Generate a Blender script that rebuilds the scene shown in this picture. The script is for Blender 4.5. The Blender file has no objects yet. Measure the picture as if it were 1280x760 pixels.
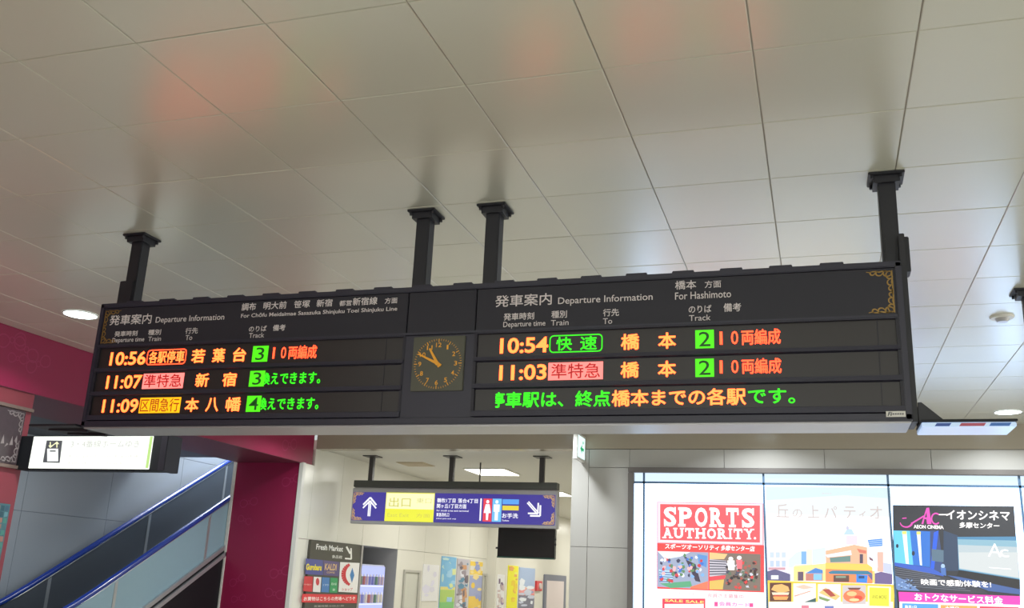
import bpy, bmesh, math, random
from mathutils import Vector, Matrix
random.seed(7)
PI = math.pi
scene = bpy.context.scene
col = scene.collection

# ------------------------------------------------------------------ camera
YAW, PIT, ROLL, FPX = -0.31712605, 0.28389907, 0.0449094, 1190.80429
CAMP = Vector((0, 0, 1.6))
_f = Vector((math.sin(YAW)*math.cos(PIT), math.cos(YAW)*math.cos(PIT), math.sin(PIT)))
_r0 = Vector((math.cos(YAW), -math.sin(YAW), 0)); _u0 = _r0.cross(_f)
_r = _r0*math.cos(ROLL) + _u0*math.sin(ROLL)
_u = -_r0*math.sin(ROLL) + _u0*math.cos(ROLL)
cd = bpy.data.cameras.new('camera'); cam = bpy.data.objects.new('camera', cd); col.objects.link(cam)
cd.sensor_width = 36; cd.lens = 36*FPX/1280; cd.clip_start = .05; cd.clip_end = 200
cam.matrix_world = Matrix(((_r.x, _u.x, -_f.x, 0), (_r.y, _u.y, -_f.y, 0), (_r.z, _u.z, -_f.z, 1.6), (0, 0, 0, 1)))
scene.camera = cam

# ------------------------------------------------------------------ world, view, lamps
w = bpy.data.worlds.new('world'); scene.world = w; w.use_nodes = True
w.node_tree.nodes['Background'].inputs[0].default_value = (.97, .985, .91, 1)
w.node_tree.nodes['Background'].inputs[1].default_value = 2.15
vs = scene.view_settings
vs.view_transform = 'Standard'; vs.look = 'None'; vs.exposure = 0; vs.gamma = 1; vs.use_curve_mapping = False
scene.cycles.use_denoising = True
scene.cycles.sample_clamp_indirect = 4

def lamp(name, loc, power, sx, sy=None, color=(1, 1, 1), rot=(0, 0, 0), spread=PI):
    l = bpy.data.lights.new(name, 'AREA'); l.energy = power; l.color = color
    l.shape = 'RECTANGLE' if sy else 'DISK'; l.size = sx
    if sy: l.size_y = sy
    l.spread = spread
    o = bpy.data.objects.new(name, l); col.objects.link(o); o.location = loc; o.rotation_euler = rot
    return o
CORRIDOR_W = 48
for y in (15.2, 18.9, 22.6, 26.3, 30): lamp('corridor_lamp', (-5.2, y, 3.325), CORRIDOR_W, .65, .75, (1, .985, .92))
lamp('escalator_fill', (-8.5, 13.6, 5.4), 260, 1.0, 1.6, (.86, .93, 1))  # added light with no fixture, brightens the escalator bay walls
lamp('escalator_fill', (-8.15, 8.6, 3.06), 22, .5, 1.4, (.88, .94, 1))  # second added light without a fixture, close above the balustrades

# ------------------------------------------------------------------ helpers
def S(c):
    return tuple((x/255/12.92 if x/255 <= .04045 else ((x/255+.055)/1.055)**2.4) for x in c[:3])
def ray(u, v): return _f + _r*((u-640)/FPX) + _u*((380-v)/FPX)

class Plane:
    """a vertical plane of the place: axis 'Y' faces the viewer, axis 'X' faces the hall side"""
    def __init__(s, axis, val): s.axis, s.val = axis, val
    def px(s, u, v):
        d = ray(u, v)
        if s.axis == 'Y': p = CAMP + d*(s.val/d.y); return (p.x, p.z)
        p = CAMP + d*(s.val/d.x); return (p.y, p.z)
    def to3(s, a, b, off=0):
        return Vector((a, s.val-off, b)) if s.axis == 'Y' else Vector((s.val+off, a, b))
    def rect(s, u0, v0, u1, v1):
        um, vm = (u0+u1)/2, (v0+v1)/2
        return (s.px(u0, vm)[0], s.px(um, v1)[1], s.px(u1, vm)[0], s.px(um, v0)[1])

_mats = {}
def mat(name, color, rough=.5, metal=0, spec=.5, noise=0, nscale=20, bump=0, emit=None, strength=1, coat=0, aniso=0):
    if name in _mats: return _mats[name]
    m = bpy.data.materials.new(name); m.use_nodes = True; nt = m.node_tree
    b = nt.nodes['Principled BSDF']; lc = S(color)
    b.inputs['Base Color'].default_value = (*lc, 1); b.inputs['Roughness'].default_value = rough
    b.inputs['Metallic'].default_value = metal; b.inputs['Specular IOR Level'].default_value = spec
    b.inputs['Coat Weight'].default_value = coat; b.inputs['Coat Roughness'].default_value = rough*.9
    if noise or bump:
        tc = nt.nodes.new('ShaderNodeTexCoord'); n = nt.nodes.new('ShaderNodeTexNoise')
        n.inputs['Scale'].default_value = nscale; n.inputs['Detail'].default_value = 4
        nt.links.new(tc.outputs['Object'], n.inputs['Vector'])
        if noise:
            mr = nt.nodes.new('ShaderNodeMapRange'); mr.inputs['To Min'].default_value = 1-noise; mr.inputs['To Max'].default_value = 1+noise
            nt.links.new(n.outputs['Fac'], mr.inputs['Value'])
            vm = nt.nodes.new('ShaderNodeVectorMath'); vm.operation = 'SCALE'; vm.inputs[0].default_value = lc
            nt.links.new(mr.outputs[0], vm.inputs['Scale']); nt.links.new(vm.outputs[0], b.inputs['Base Color'])
        if bump:
            bp = nt.nodes.new('ShaderNodeBump'); bp.inputs['Strength'].default_value = bump; bp.inputs['Distance'].default_value = .002
            nt.links.new(n.outputs['Fac'], bp.inputs['Height']); nt.links.new(bp.outputs[0], b.inputs['Normal'])
    if emit:
        b.inputs['Emission Color'].default_value = (*S(emit), 1); b.inputs['Emission Strength'].default_value = strength
    _mats[name] = m; return m
def attr_mat(name, emit=0, rough=.5, base=1.0):
    m = bpy.data.materials.new(name); m.use_nodes = True; nt = m.node_tree; b = nt.nodes['Principled BSDF']
    a = nt.nodes.new('ShaderNodeAttribute'); a.attribute_name = 'Col'
    b.inputs['Roughness'].default_value = rough
    if emit:
        b.inputs['Base Color'].default_value = (.03, .03, .03, 1)
        nt.links.new(a.outputs['Color'], b.inputs['Emission Color']); b.inputs['Emission Strength'].default_value = emit
    else: nt.links.new(a.outputs['Color'], b.inputs['Base Color'])
    return m
M_LIT = attr_mat('backlit_print', 1.12, .35)
M_POS = attr_mat('backlit_poster', 1.35, .35)
M_PRT = attr_mat('paper_print', 0, .45)

class MB:
    def __init__(s): s.v = []; s.f = []; s.c = []; s.smooth = False
    def add(s, vs_, fs, c=None):
        n = len(s.v); s.v += [tuple(x) for x in vs_]; s.f += [[i+n for i in f] for f in fs]; s.c += [c]*len(fs)
    def box(s, x0, x1, y0, y1, z0, z1, c=None):
        s.add([(x0,y0,z0),(x1,y0,z0),(x1,y1,z0),(x0,y1,z0),(x0,y0,z1),(x1,y0,z1),(x1,y1,z1),(x0,y1,z1)],
              [(0,3,2,1),(4,5,6,7),(0,1,5,4),(1,2,6,5),(2,3,7,6),(3,0,4,7)], c)
    def bevbox(s, x0, x1, y0, y1, z0, z1, b=.004, c=None):
        bm = bmesh.new(); bmesh.ops.create_cube(bm, size=1)
        for v in bm.verts: v.co = Vector(((x0+x1)/2+v.co.x*(x1-x0), (y0+y1)/2+v.co.y*(y1-y0), (z0+z1)/2+v.co.z*(z1-z0)))
        bmesh.ops.bevel(bm, geom=bm.edges[:], offset=b, segments=2, affect='EDGES')
        bm.verts.index_update()
        s.add([v.co.copy() for v in bm.verts], [[v.index for v in f.verts] for f in bm.faces], c); bm.free()
    def prism(s, pts, axis, a0, a1, c=None):
        """polygon pts (2d) extruded along axis from a0 to a1"""
        def mk(p, a):
            return {'X': (a, p[0], p[1]), 'Y': (p[0], a, p[1]), 'Z': (p[0], p[1], a)}[axis]
        n = len(pts)
        s.add([mk(p, a0) for p in pts]+[mk(p, a1) for p in pts],
              [list(range(n))[::-1], list(range(n, 2*n))]+[(i, (i+1) % n, n+(i+1) % n, n+i) for i in range(n)], c)
    def cyl(s, p0, p1, r0, r1=None, n=20, caps=True, c=None):
        p0, p1 = Vector(p0), Vector(p1); r1 = r0 if r1 is None else r1
        d = (p1-p0).normalized(); a = d.orthogonal().normalized(); b = d.cross(a)
        vs_ = []
        for p, r in ((p0, r0), (p1, r1)):
            for i in range(n): t = 2*PI*i/n; vs_.append(p+a*(r*math.cos(t))+b*(r*math.sin(t)))
        fs = [(i, (i+1) % n, n+(i+1) % n, n+i) for i in range(n)]
        if caps: fs += [list(range(n))[::-1], list(range(n, 2*n))]
        s.add(vs_, fs, c)
    def tube(s, pts, r, n=10, c=None):
        pts = [Vector(p) for p in pts]; vs_ = []; m = len(pts)
        for k, p in enumerate(pts):
            d = (pts[min(k+1, m-1)]-pts[max(k-1, 0)]).normalized()
            a = d.cross(Vector((1, 0, .001))) if abs(d.x) < .9 else d.cross(Vector((0, 0, 1)))
            a.normalize(); b = d.cross(a)
            for i in range(n): t = 2*PI*i/n; vs_.append(p+a*(r*math.cos(t))+b*(r*math.sin(t)))
        fs = [(k*n+i, k*n+(i+1) % n, (k+1)*n+(i+1) % n, (k+1)*n+i) for k in range(m-1) for i in range(n)]
        fs += [list(range(n))[::-1], [(m-1)*n+i for i in range(n)]]
        s.add(vs_, fs, c)
    def flat(s, pl, pts, off=0, c=None):
        s.add([pl.to3(a, b, off) for a, b in pts], [list(range(len(pts)))], c)
    def build(s, name, m, parent=None, smooth=False):
        me = bpy.data.meshes.new(name); me.from_pydata(s.v, [], s.f); me.update()
        if m: me.materials.append(m)
        if any(c is not None for c in s.c):
            at = me.color_attributes.new('Col', 'FLOAT_COLOR', 'CORNER')
            for p in me.polygons:
                cc = S(s.c[p.index] or (255, 255, 255))
                for li in p.loop_indices: at.data[li].color = (*cc, 1)
        if smooth:
            for p in me.polygons: p.use_smooth = True
        o = bpy.data.objects.new(name, me); col.objects.link(o)
        if parent is not None: attach(o, parent)
        return o

def attach(o, parent):
    """parent o while its mesh stays where it stands (origins are plain offsets, no rotation)"""
    o.parent = parent
    tot = Vector((0, 0, 0)); p = parent
    while p is not None: tot += p.location; p = p.parent
    o.location = -tot
def empty(name, loc):
    o = bpy.data.objects.new(name, None); col.objects.link(o); o.location = loc; o.empty_display_size = .1; return o
def tag(o, label=None, cat=None, group=None, kind=None):
    if label: o['label'] = label
    if cat: o['category'] = cat
    if group: o['group'] = group
    if kind: o['kind'] = kind
    return o
def boxobj(name, b, m, parent=None, bev=0):
    mb = MB(); (mb.bevbox(*b, b=bev) if bev else mb.box(*b)); return mb.build(name, m, parent)

# lettering ------------------------------------------------------
_tc = {}
def glyphs(s, bold=0.0):
    k = (s, bold)
    if k in _tc: return _tc[k]
    cu = bpy.data.curves.new('t', 'FONT'); cu.body = s; cu.offset = bold; cu.resolution_u = 3; cu.fill_mode = 'FRONT'
    o = bpy.data.objects.new('t', cu); col.objects.link(o)
    dg = bpy.context.evaluated_depsgraph_get(); dg.update()
    me = bpy.data.meshes.new_from_object(o.evaluated_get(dg))
    v = [(x.co.x, x.co.y) for x in me.vertices]; f = [list(p.vertices) for p in me.polygons]
    bpy.data.objects.remove(o); bpy.data.curves.remove(cu); bpy.data.meshes.remove(me)
    x0 = min(p[0] for p in v); x1 = max(p[0] for p in v); y0 = min(p[1] for p in v); y1 = max(p[1] for p in v)
    v = [((p[0]-x0)/(x1-x0), (p[1]-y0)/max(1e-6, y1-y0)) for p in v]
    _tc[k] = (v, f); return _tc[k]
def put_text(mb, s, pl, R, off, bold=0.0, c=None, shear=0, clip=None):
    """R = (a0,b0,a1,b1) on the plane; shear slants; clip cuts away what lies left of that fraction"""
    cjk = any(ord(ch) > 0x2fff for ch in s); a0, b0, a1, b1 = R
    if cjk and bold > .008 and not clip:
        d = min(bold*.9*(b1-b0), .0035 if pl.val < 6 else .01); h = d
        for i, (dx, dz) in enumerate(((-d, 0), (d, 0), (0, h), (0, -h), (0, 0))):
            put_text(mb, s, pl, (a0+d+dx, b0+h+dz, a1-d+dx, b1-h+dz), off+i*.00004, 0, c, shear)
        return
    v, f = glyphs(s, 0 if cjk else bold)
    if clip and cjk and bold > .008 and not isinstance(clip, tuple):
        d = bold*.9*(b1-b0)
        for i, (dx, dz) in enumerate(((-d, 0), (d, 0), (0, d), (0, -d), (0, 0))):
            put_text(mb, s, pl, (a0+d+dx, b0+d+dz, a1-d+dx, b1-d+dz), off+i*.00004, 0, c, shear, (clip,))
        return
    if clip:
        clip = clip[0] if isinstance(clip, tuple) else clip
        bm = bmesh.new(); vv = [bm.verts.new((x, y, 0)) for x, y in v]
        for q in f:
            try: bm.faces.new([vv[i] for i in q])
            except ValueError: pass
        bmesh.ops.bisect_plane(bm, geom=bm.verts[:]+bm.edges[:]+bm.faces[:], plane_co=(clip, 0, 0), plane_no=(-1, 0, 0), clear_outer=True)
        bm.verts.index_update(); v = [((x.co.x-clip)/(1-clip), x.co.y) for x in bm.verts]; f = [[q.index for q in p.verts] for p in bm.faces]; bm.free()
    mb.add([pl.to3(a0+(a1-a0)*x+shear*(b1-b0)*y, b0+(b1-b0)*y, off) for x, y in v], f, c)
def lettering(name, s, pl, R, m, parent, off=.002, bold=0.0, shear=0, clip=None):
    mb = MB(); put_text(mb, s, pl, R, off, bold, None, shear, clip); return mb.build(name, m, parent)

def rr(a0, b0, a1, b1, r, n=4):
    P = []
    for cx, cy, t0 in ((a1-r, b1-r, 0), (a0+r, b1-r, 90), (a0+r, b0+r, 180), (a1-r, b0+r, 270)):
        for i in range(n+1): t = math.radians(t0+90*i/n); P.append((cx+r*math.cos(t), cy+r*math.sin(t)))
    return P
def ring(mb, outer, inner, pl, off, c=None):
    n = len(outer); mb.add([pl.to3(*p, off) for p in outer]+[pl.to3(*p, off) for p in inner],
        [(i, (i+1) % n, n+(i+1) % n, n+i) for i in range(n)], c)

# flat printed art: shapes given as points read on the sheet --------
class Art:
    def __init__(s, pl, ox=0, oy=0, sc=1.0, base=.004):
        s.mb = MB(); s.txt = []; s.pl = pl; s.t = (ox, oy, sc); s.off = base; s.step = .0008
    def p(s, x, y): return s.pl.px(s.t[0]+x/s.t[2], s.t[1]+y/s.t[2])
    def poly(s, c, *pts): s.mb.flat(s.pl, [s.p(*q) for q in pts], s.off, c); s.off += s.step*.12; return s
    def rect(s, c, x0, y0, x1, y1): return s.poly(c, (x0, y0), (x1, y0), (x1, y1), (x0, y1))
    def ell(s, c, cx, cy, rx, ry, n=16): return s.poly(c, *[(cx+rx*math.cos(2*PI*i/n), cy+ry*math.sin(2*PI*i/n)) for i in range(n)])
    def text(s, c, t, x0, y0, x1, y1, bold=0, shear=0):
        a, b = s.p(x0, (y0+y1)/2), s.p(x1, (y0+y1)/2); d, e = s.p((x0+x1)/2, y1), s.p((x0+x1)/2, y0)
        m_ = s.mb if len(t) == 1 else MB()
        if len(t) > 1: s.txt.append(m_)
        put_text(m_, t, s.pl, (a[0], d[1], b[0], e[1]), s.off, bold, c, shear); s.off += s.step*.12; return s
    def line(s, c, x0, y0, x1, y1, wd):
        d = math.hypot(x1-x0, y1-y0) or 1; nx, ny = -(y1-y0)/d*wd/2, (x1-x0)/d*wd/2
        return s.poly(c, (x0+nx, y0+ny), (x1+nx, y1+ny), (x1-nx, y1-ny), (x0-nx, y0-ny))
    def blotch(s, x0, y0, x1, y1, cols, n, rx, ry, seed=1):
        R_ = random.Random(seed)
        for _ in range(n):
            cx, cy = R_.uniform(x0+rx, x1-rx), R_.uniform(y0+ry, y1-ry)
            k = R_.randint(4, 7); t0 = R_.random()*6
            s.poly(R_.choice(cols), *[(cx+rx*R_.uniform(.4, 1)*math.cos(t0+2*PI*i/k), cy+ry*R_.uniform(.4, 1)*math.sin(t0+2*PI*i/k)) for i in range(k)])
        return s
    def build(s, name, m, parent=None):
        for t in s.txt: t.build('lettering', m, parent)
        return s.mb.build(name, m, parent) if s.mb.f else None

# ------------------------------------------------------------------ materials
m_tile = mat('ceiling_panel_white', (198, 197, 182), .29, spec=1.0, noise=.02, nscale=3, coat=1)
m_gap = mat('ceiling_joint_grey', (160, 152, 144), .6)
m_floor = mat('floor_stone', (184, 180, 170), .35, noise=.05, nscale=5)
m_panel = mat('wall_panel_grey', (174, 172, 168), .28, spec=.5, noise=.015, nscale=2)
m_wallback = mat('wall_joint_grey', (110, 106, 102), .6)
m_band = mat('band_taupe', (158, 148, 132), .22, spec=.5, noise=.03, nscale=2)
m_white = mat('corridor_white', (226, 224, 214), .25, noise=.01, nscale=2)
m_mag = mat('magenta_panel', (140, 20, 66), .4, noise=.04, nscale=3)
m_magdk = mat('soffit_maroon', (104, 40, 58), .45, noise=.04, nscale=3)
m_bow = mat('bow_print_pink', (158, 42, 88), .4)
m_navy = mat('board_navy', (38, 37, 52), .38, noise=.05, nscale=12)
m_navy2 = mat('board_header_navy', (27, 26, 38), .5, noise=.05, nscale=9)
m_scr = mat('led_glass', (36, 31, 31), .3, spec=.5, noise=.08, nscale=30)
m_black = mat('black_steel', (24, 24, 32), .45)
m_alu = mat('brushed_aluminium', (176, 174, 176), .35, metal=.6, noise=.03, nscale=8)
m_gold = mat('gold_print', (148, 118, 62), .35, metal=.5)
m_letter = mat('header_letter_white', (214, 206, 206), .5)
m_gwall = mat('escalator_wall_grey', (152, 160, 168), .35, noise=.02, nscale=1.5)
m_rail = mat('handrail_blue', (28, 56, 140), .22, coat=.5)
m_steel = mat('stainless', (178, 182, 186), .3, metal=.6, noise=.05, nscale=4)
m_steeldk = mat('dark_stainless', (98, 104, 112), .3, metal=.45, noise=.06, nscale=3)
m_cyan = mat('balustrade_blue_grey', (138, 166, 180), .3, noise=.02)
m_dark = mat('dark_cladding', (22, 24, 28), .5, spec=.3)
m_frame = mat('lightbox_frame_grey', (104, 100, 98), .35, metal=.3)
m_mull = mat('mullion_blue_grey', (82, 110, 140), .35, metal=.3)
m_plate = mat('trim_white', (214, 212, 206), .35)
def em(name, c, k): return mat(name, (8, 8, 8), .5, emit=c, strength=k)
e_down = em('downlight_lens', (232, 250, 255), 9)
e_tube = em('ceiling_light_lens', (255, 253, 240), 5)
e_box = em('lightbox_diffuser', (188, 216, 250), 4.5)
e_top = em('lightbox_strip', (205, 224, 240), 1.3)
LK = 3.2
e_orange = em('led_orange', (255, 86, 36), 6.5)
e_red = em('led_red', (255, 60, 30), 5.5)
e_green = em('led_green', (50, 236, 20), 1.5)
e_pink = em('led_pink_field', (255, 120, 112), 1.9)
e_yel = em('led_yellow_field', (255, 176, 10), 1.5)
e_greenf = em('led_green_field', (80, 232, 10), 1.25)
e_ink = em('led_ink_red', (190, 20, 24), .9)
e_inkd = em('led_ink_green', (8, 70, 10), .9)
e_inko = em('led_ink_orange', (190, 70, 0), .8)

# ------------------------------------------------------------------ structure
CZ = 3.64
XW, YW = -6.97, 12.40           # bulkhead face / far wall of the hall
tag(boxobj('floor', (-10.5, 9, -5, 34, -.1, 0), m_floor), kind='structure')
ceil = tag(boxobj('ceiling', (-6.97, 9, -5, 12.45, CZ+.006, CZ+.12), m_gap), kind='structure')
# tiles on the real grid, each a part
SX, SY, X0, Y0 = .60036, .62743, .42611, 2.15845
def vis(x, y, z=CZ):
    d = Vector((x, y, z))-CAMP; q = d.dot(_f)
    if q < .2: return None
    return 640+FPX*d.dot(_r)/q, 380-FPX*d.dot(_u)/q
downs = [(-5.97, 6.36), (2.02, 11.58), (-3.31, 11.58), (-.65, 11.58), (-5.97, 11.2), (-3.31, 6.36), (-.65, 6.36), (2.02, 6.36),
         (-3.31, 1.2), (-.65, 1.2), (2.02, 1.2), (-5.97, 1.2), (4.68, 6.36), (4.68, 11.58)]
tiles = []
for i in range(-11, 17):
    for j in range(-14, 15):
        x0, x1, y0, y1 = X0+j*SX, X0+(j+1)*SX, Y0+i*SY, Y0+(i+1)*SY
        x0, x1, y1 = max(x0, -6.965), min(x1, 8.98), min(y1, YW-.005)
        y0 = max(y0, -4.98)
        if x1-x0 < .03 or y1-y0 < .03: continue
        c = [vis(x, y) for x in (x0, x1) for y in (y0, y1)]
        area = 0
        if all(c):
            us = [q[0] for q in c]; vs2 = [q[1] for q in c]
            if max(us) > 0 and min(us) < 1280 and max(vs2) > 0 and min(vs2) < 545:
                area = (max(us)-min(us))*(max(vs2)-min(vs2))
        tiles.append((area, x0, x1, y0, y1))
tiles.sort(reverse=True)
rest = MB(); G = .0022; mesh_cache = {}
for k, (area, x0, x1, y0, y1) in enumerate(tiles):
    if k < 290 and area > 0:
        key = (round(x1-x0, 3), round(y1-y0, 3))
        if key not in mesh_cache:
            mb = MB(); hx, hy = (x1-x0)/2-G, (y1-y0)/2-G
            b = .003
            mb.add([(-hx, -hy, .008), (hx, -hy, .008), (hx, hy, .008), (-hx, hy, .008), (-hx, -hy, b), (hx, -hy, b), (hx, hy, b), (-hx, hy, b),
                    (-hx+b, -hy+b, 0), (hx-b, -hy+b, 0), (hx-b, hy-b, 0), (-hx+b, hy-b, 0)],
                   [(0, 1, 2, 3), (0, 4, 5, 1), (1, 5, 6, 2), (2, 6, 7, 3), (3, 7, 4, 0), (4, 8, 9, 5), (5, 9, 10, 6), (6, 10, 11, 7), (7, 11, 8, 4), (8, 11, 10, 9)])
            o = mb.build('ceiling_tile', m_tile, ceil); mesh_cache[key] = o.data
        else:
            o = bpy.data.objects.new('ceiling_tile', mesh_cache[key]); col.objects.link(o); o.parent = ceil
        o.location = ((x0+x1)/2, (y0+y1)/2, CZ+random.uniform(-.0006, .0006))
        o.rotation_euler = (random.gauss(0, .0006), random.gauss(0, .0006), 0)
    else: rest.box(x0+G, x1-G, y0+G, y1-G, CZ, CZ+.008)
tag(rest.build('ceiling_tile_field', m_tile, ceil), kind='stuff')

# magenta bulkhead, soffit, pillar
bulk = tag(boxobj('trim_1', (-8.03, XW, -5, 12.32, 3.10, CZ+.1), m_mag), kind='structure')
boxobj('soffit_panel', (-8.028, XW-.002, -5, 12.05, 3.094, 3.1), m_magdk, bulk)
pil = tag(boxobj('pillar', (-8.03, -7.0, 12.05, 12.62, 0, 3.1), m_mag), kind='structure')
boxobj('corner_trim', (-8.075, -8.03, 12.03, 12.1, 0, 3.1), m_plate, pil)
boxobj('corner_trim', (-7.0, -6.94, 12.03, 12.1, 0, 3.1), m_plate, pil)
# faint ribbon prints
def bow(mb, pl, cx, cy, s, rot):
    def T(p):
        c, n = math.cos(rot), math.sin(rot); return (cx+s*(p[0]*c-p[1]*n), cy+s*(p[0]*n+p[1]*c))
    for sg in (-1, 1):
        loop = [(sg*(.12+.42*(1-math.cos(t))), .34*math.sin(t)*(1+.3*(1-math.cos(t))/2)) for t in [2*PI*i/18 for i in range(18)]]
        inn = [(p[0]*.86+sg*.08, p[1]*.8) for p in loop]
        ring(mb, [T(p) for p in loop], [T(p) for p in inn], pl, .0015)
    o = [(.17*math.cos(2*PI*i/12), .2*math.sin(2*PI*i/12)) for i in range(12)]
    ring(mb, [T(p) for p in o], [T((p[0]*.7, p[1]*.7)) for p in o], pl, .0018)
pp = Plane('Y', 12.05); mb = MB()
for q, s, r in (((365, 600), .17, .3), ((311, 628), .15, .2), ((306, 650), .12, -.3), ((297, 725), .14, .5), ((350, 715), .17, .25), ((343, 742), .16, -.1), ((298, 748), .12, .2)):
    a = pp.px(*q); bow(mb, pp, a[0], a[1], s, r)
mb.build('bow_print', m_bow, pil)
pb = Plane('X', XW); mb = MB()
for q, s, r in (((362, 556), .2, .2), ((15, 425), .17, .3), ((33, 437), .17, -.4), ((48, 455), .16, .5), ((22, 448), .12, .1)):
    a = pb.px(*q); bow(mb, pb, a[0], a[1], s, r)
mb.build('bow_print', m_bow, bulk)

# left wall below the bulkhead
m_lred = mat('left_wall_red', (128, 52, 62), .4, noise=.04)
wl = tag(boxobj('wall_left', (-7.25, -6.99, -5, 7.06, 0, 3.10), m_lred), kind='structure')
boxobj('ledge', (-7.0, -6.955, -5, 7.05, 2.925, 2.955), mat('ledge_bronze', (118, 100, 92), .35, metal=.3), wl)
boxobj('ledge', (-7.0, -6.955, -5, 7.05, 2.395, 2.425), mat('ledge_bronze', (118, 100, 92), .35, metal=.3), wl)
pl = Plane('X', -6.99)
fr = tag(empty('framed_panel', (-6.98, 6.3, 2.67)), 'dark framed ornamental panel on the red left wall between two bronze ledges', 'panel')
boxobj('panel_board', (-6.989, -6.97, 5.4, 6.975, 2.43, 2.92), mat('panel_dark', (62, 50, 54), .3, noise=.2, nscale=25), fr)
mb = MB(); pl2 = Plane('X', -6.97)
def scroll(mb, pl, cx, cy, s, sx, sy, wd, m=None, off=.002):
    """a curling foliate corner: two arms with volutes"""
    def strip(pts):
        n = len(pts); L = []; Rr = []
        for i in range(n):
            a, b = pts[max(i-1, 0)], pts[min(i+1, n-1)]; dx, dy = b[0]-a[0], b[1]-a[1]; d = math.hypot(dx, dy) or 1
            k = wd*(.4+.6*math.sin(PI*(i+.5)/n)); L.append((pts[i][0]-dy/d*k, pts[i][1]+dx/d*k)); Rr.append((pts[i][0]+dy/d*k, pts[i][1]-dx/d*k))
        for i in range(n-1): mb.flat(pl, [L[i], L[i+1], Rr[i+1], Rr[i]], off)
    for swap in (0, 1):
        for base, r0 in ((.0, .22), (.36, .17), (.66, .12)):
            pts = []
            for i in range(12):
                t = i/11*1.6*PI; r = r0*(1-.72*i/11)
                x, y = base+r0*1.0-r*math.cos(t), .05+r*math.sin(t)+.02
                pts.append((y, x) if swap else (x, y))
            strip([(cx+sx*s*p[0], cy+sy*s*p[1]) for p in pts])
        pts = [(i/8, .02+.02*math.sin(i*2)) for i in range(9)]
        pts = [(p[1], p[0]) if swap else p for p in pts]
        strip([(cx+sx*s*p[0], cy+sy*s*p[1]) for p in pts])
for cx, sx in ((6.96, -1), (6.15, 1)):
    for cy, sy in ((2.9, -1), (2.45, 1)):
        mb = MB(); scroll(mb, pl2, cx, cy, .2, sx, sy, .006); mb.build('corner_scroll', mat('print_grey', (132, 122, 122), .4), fr)
mb = MB()
for i in range(14): mb.flat(pl2, [(6.25+i*.05, 2.62+.05*math.sin(i)), (6.27+i*.05, 2.66+.05*math.cos(i*2)), (6.29+i*.05, 2.6)], .002)
mb.build('scroll_print', mat('print_grey', (132, 122, 122), .4), fr)
tp = tag(empty('teal_poster', (-6.98, 6.6, 1.9)), 'teal and red mosaic poster low on the red left wall', 'poster')
boxobj('sheet', (-6.989, -6.975, 5.6, 7.0, 1.2, 2.08), mat('poster_teal', (66, 104, 112), .4, noise=.3, nscale=9), tp)
mb = MB(); R5 = random.Random(3); MP = Plane('X', -6.975)
for i in range(28):
    for k in range(16):
        y, z = 5.62+i*.049, 1.22+k*.053
        if R5.random() < .75: mb.flat(MP, [(y+R5.uniform(0, .01), z), (y+.044, z+R5.uniform(0, .01)), (y+.042, z+.046), (y+.004, z+.048)], .002, R5.choice([(96, 140, 150), (150, 70, 70), (44, 80, 92), (150, 110, 100), (70, 130, 120), (60, 90, 110)]))
tag(mb.build('mosaic_print', M_PRT, tp), kind='stuff')

# escalator bay
wg = tag(boxobj('wall_far_left', (-9.5, -9.3, 6.5, 20, 0, 6), mat('wall_joint_dark', (96, 104, 112), .5)), kind='structure')
for k in range(9):
    for z0, z1 in ((.02, 1.14), (1.145, 2.175), (2.18, 3.2), (3.205, 4.4)):
        boxobj('wall_panel', (-9.3, -9.285, 6.5+k*1.5+.003, 8+k*1.5-.003, z0, z1), m_gwall, wg)
tag(boxobj('wall_back', (-9.3, -7.25, 6.8, 7.0, 0, 3.1), m_gwall), kind='structure')
tag(boxobj('ceiling_low', (-9.3, -8.03, 7.0, 11.55, 3.10, 3.3), mat('bay_ceiling_dark', (86, 90, 98), .5)), kind='structure')
tag(boxobj('wall_upper', (-9.3, -8.03, 19.5, 19.7, 0, 6), m_gwall), kind='structure')
tag(boxobj('wall_rear_right', (-8.03, -7.8, 12.62, 20, 0, 6), m_gwall), kind='structure')

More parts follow.
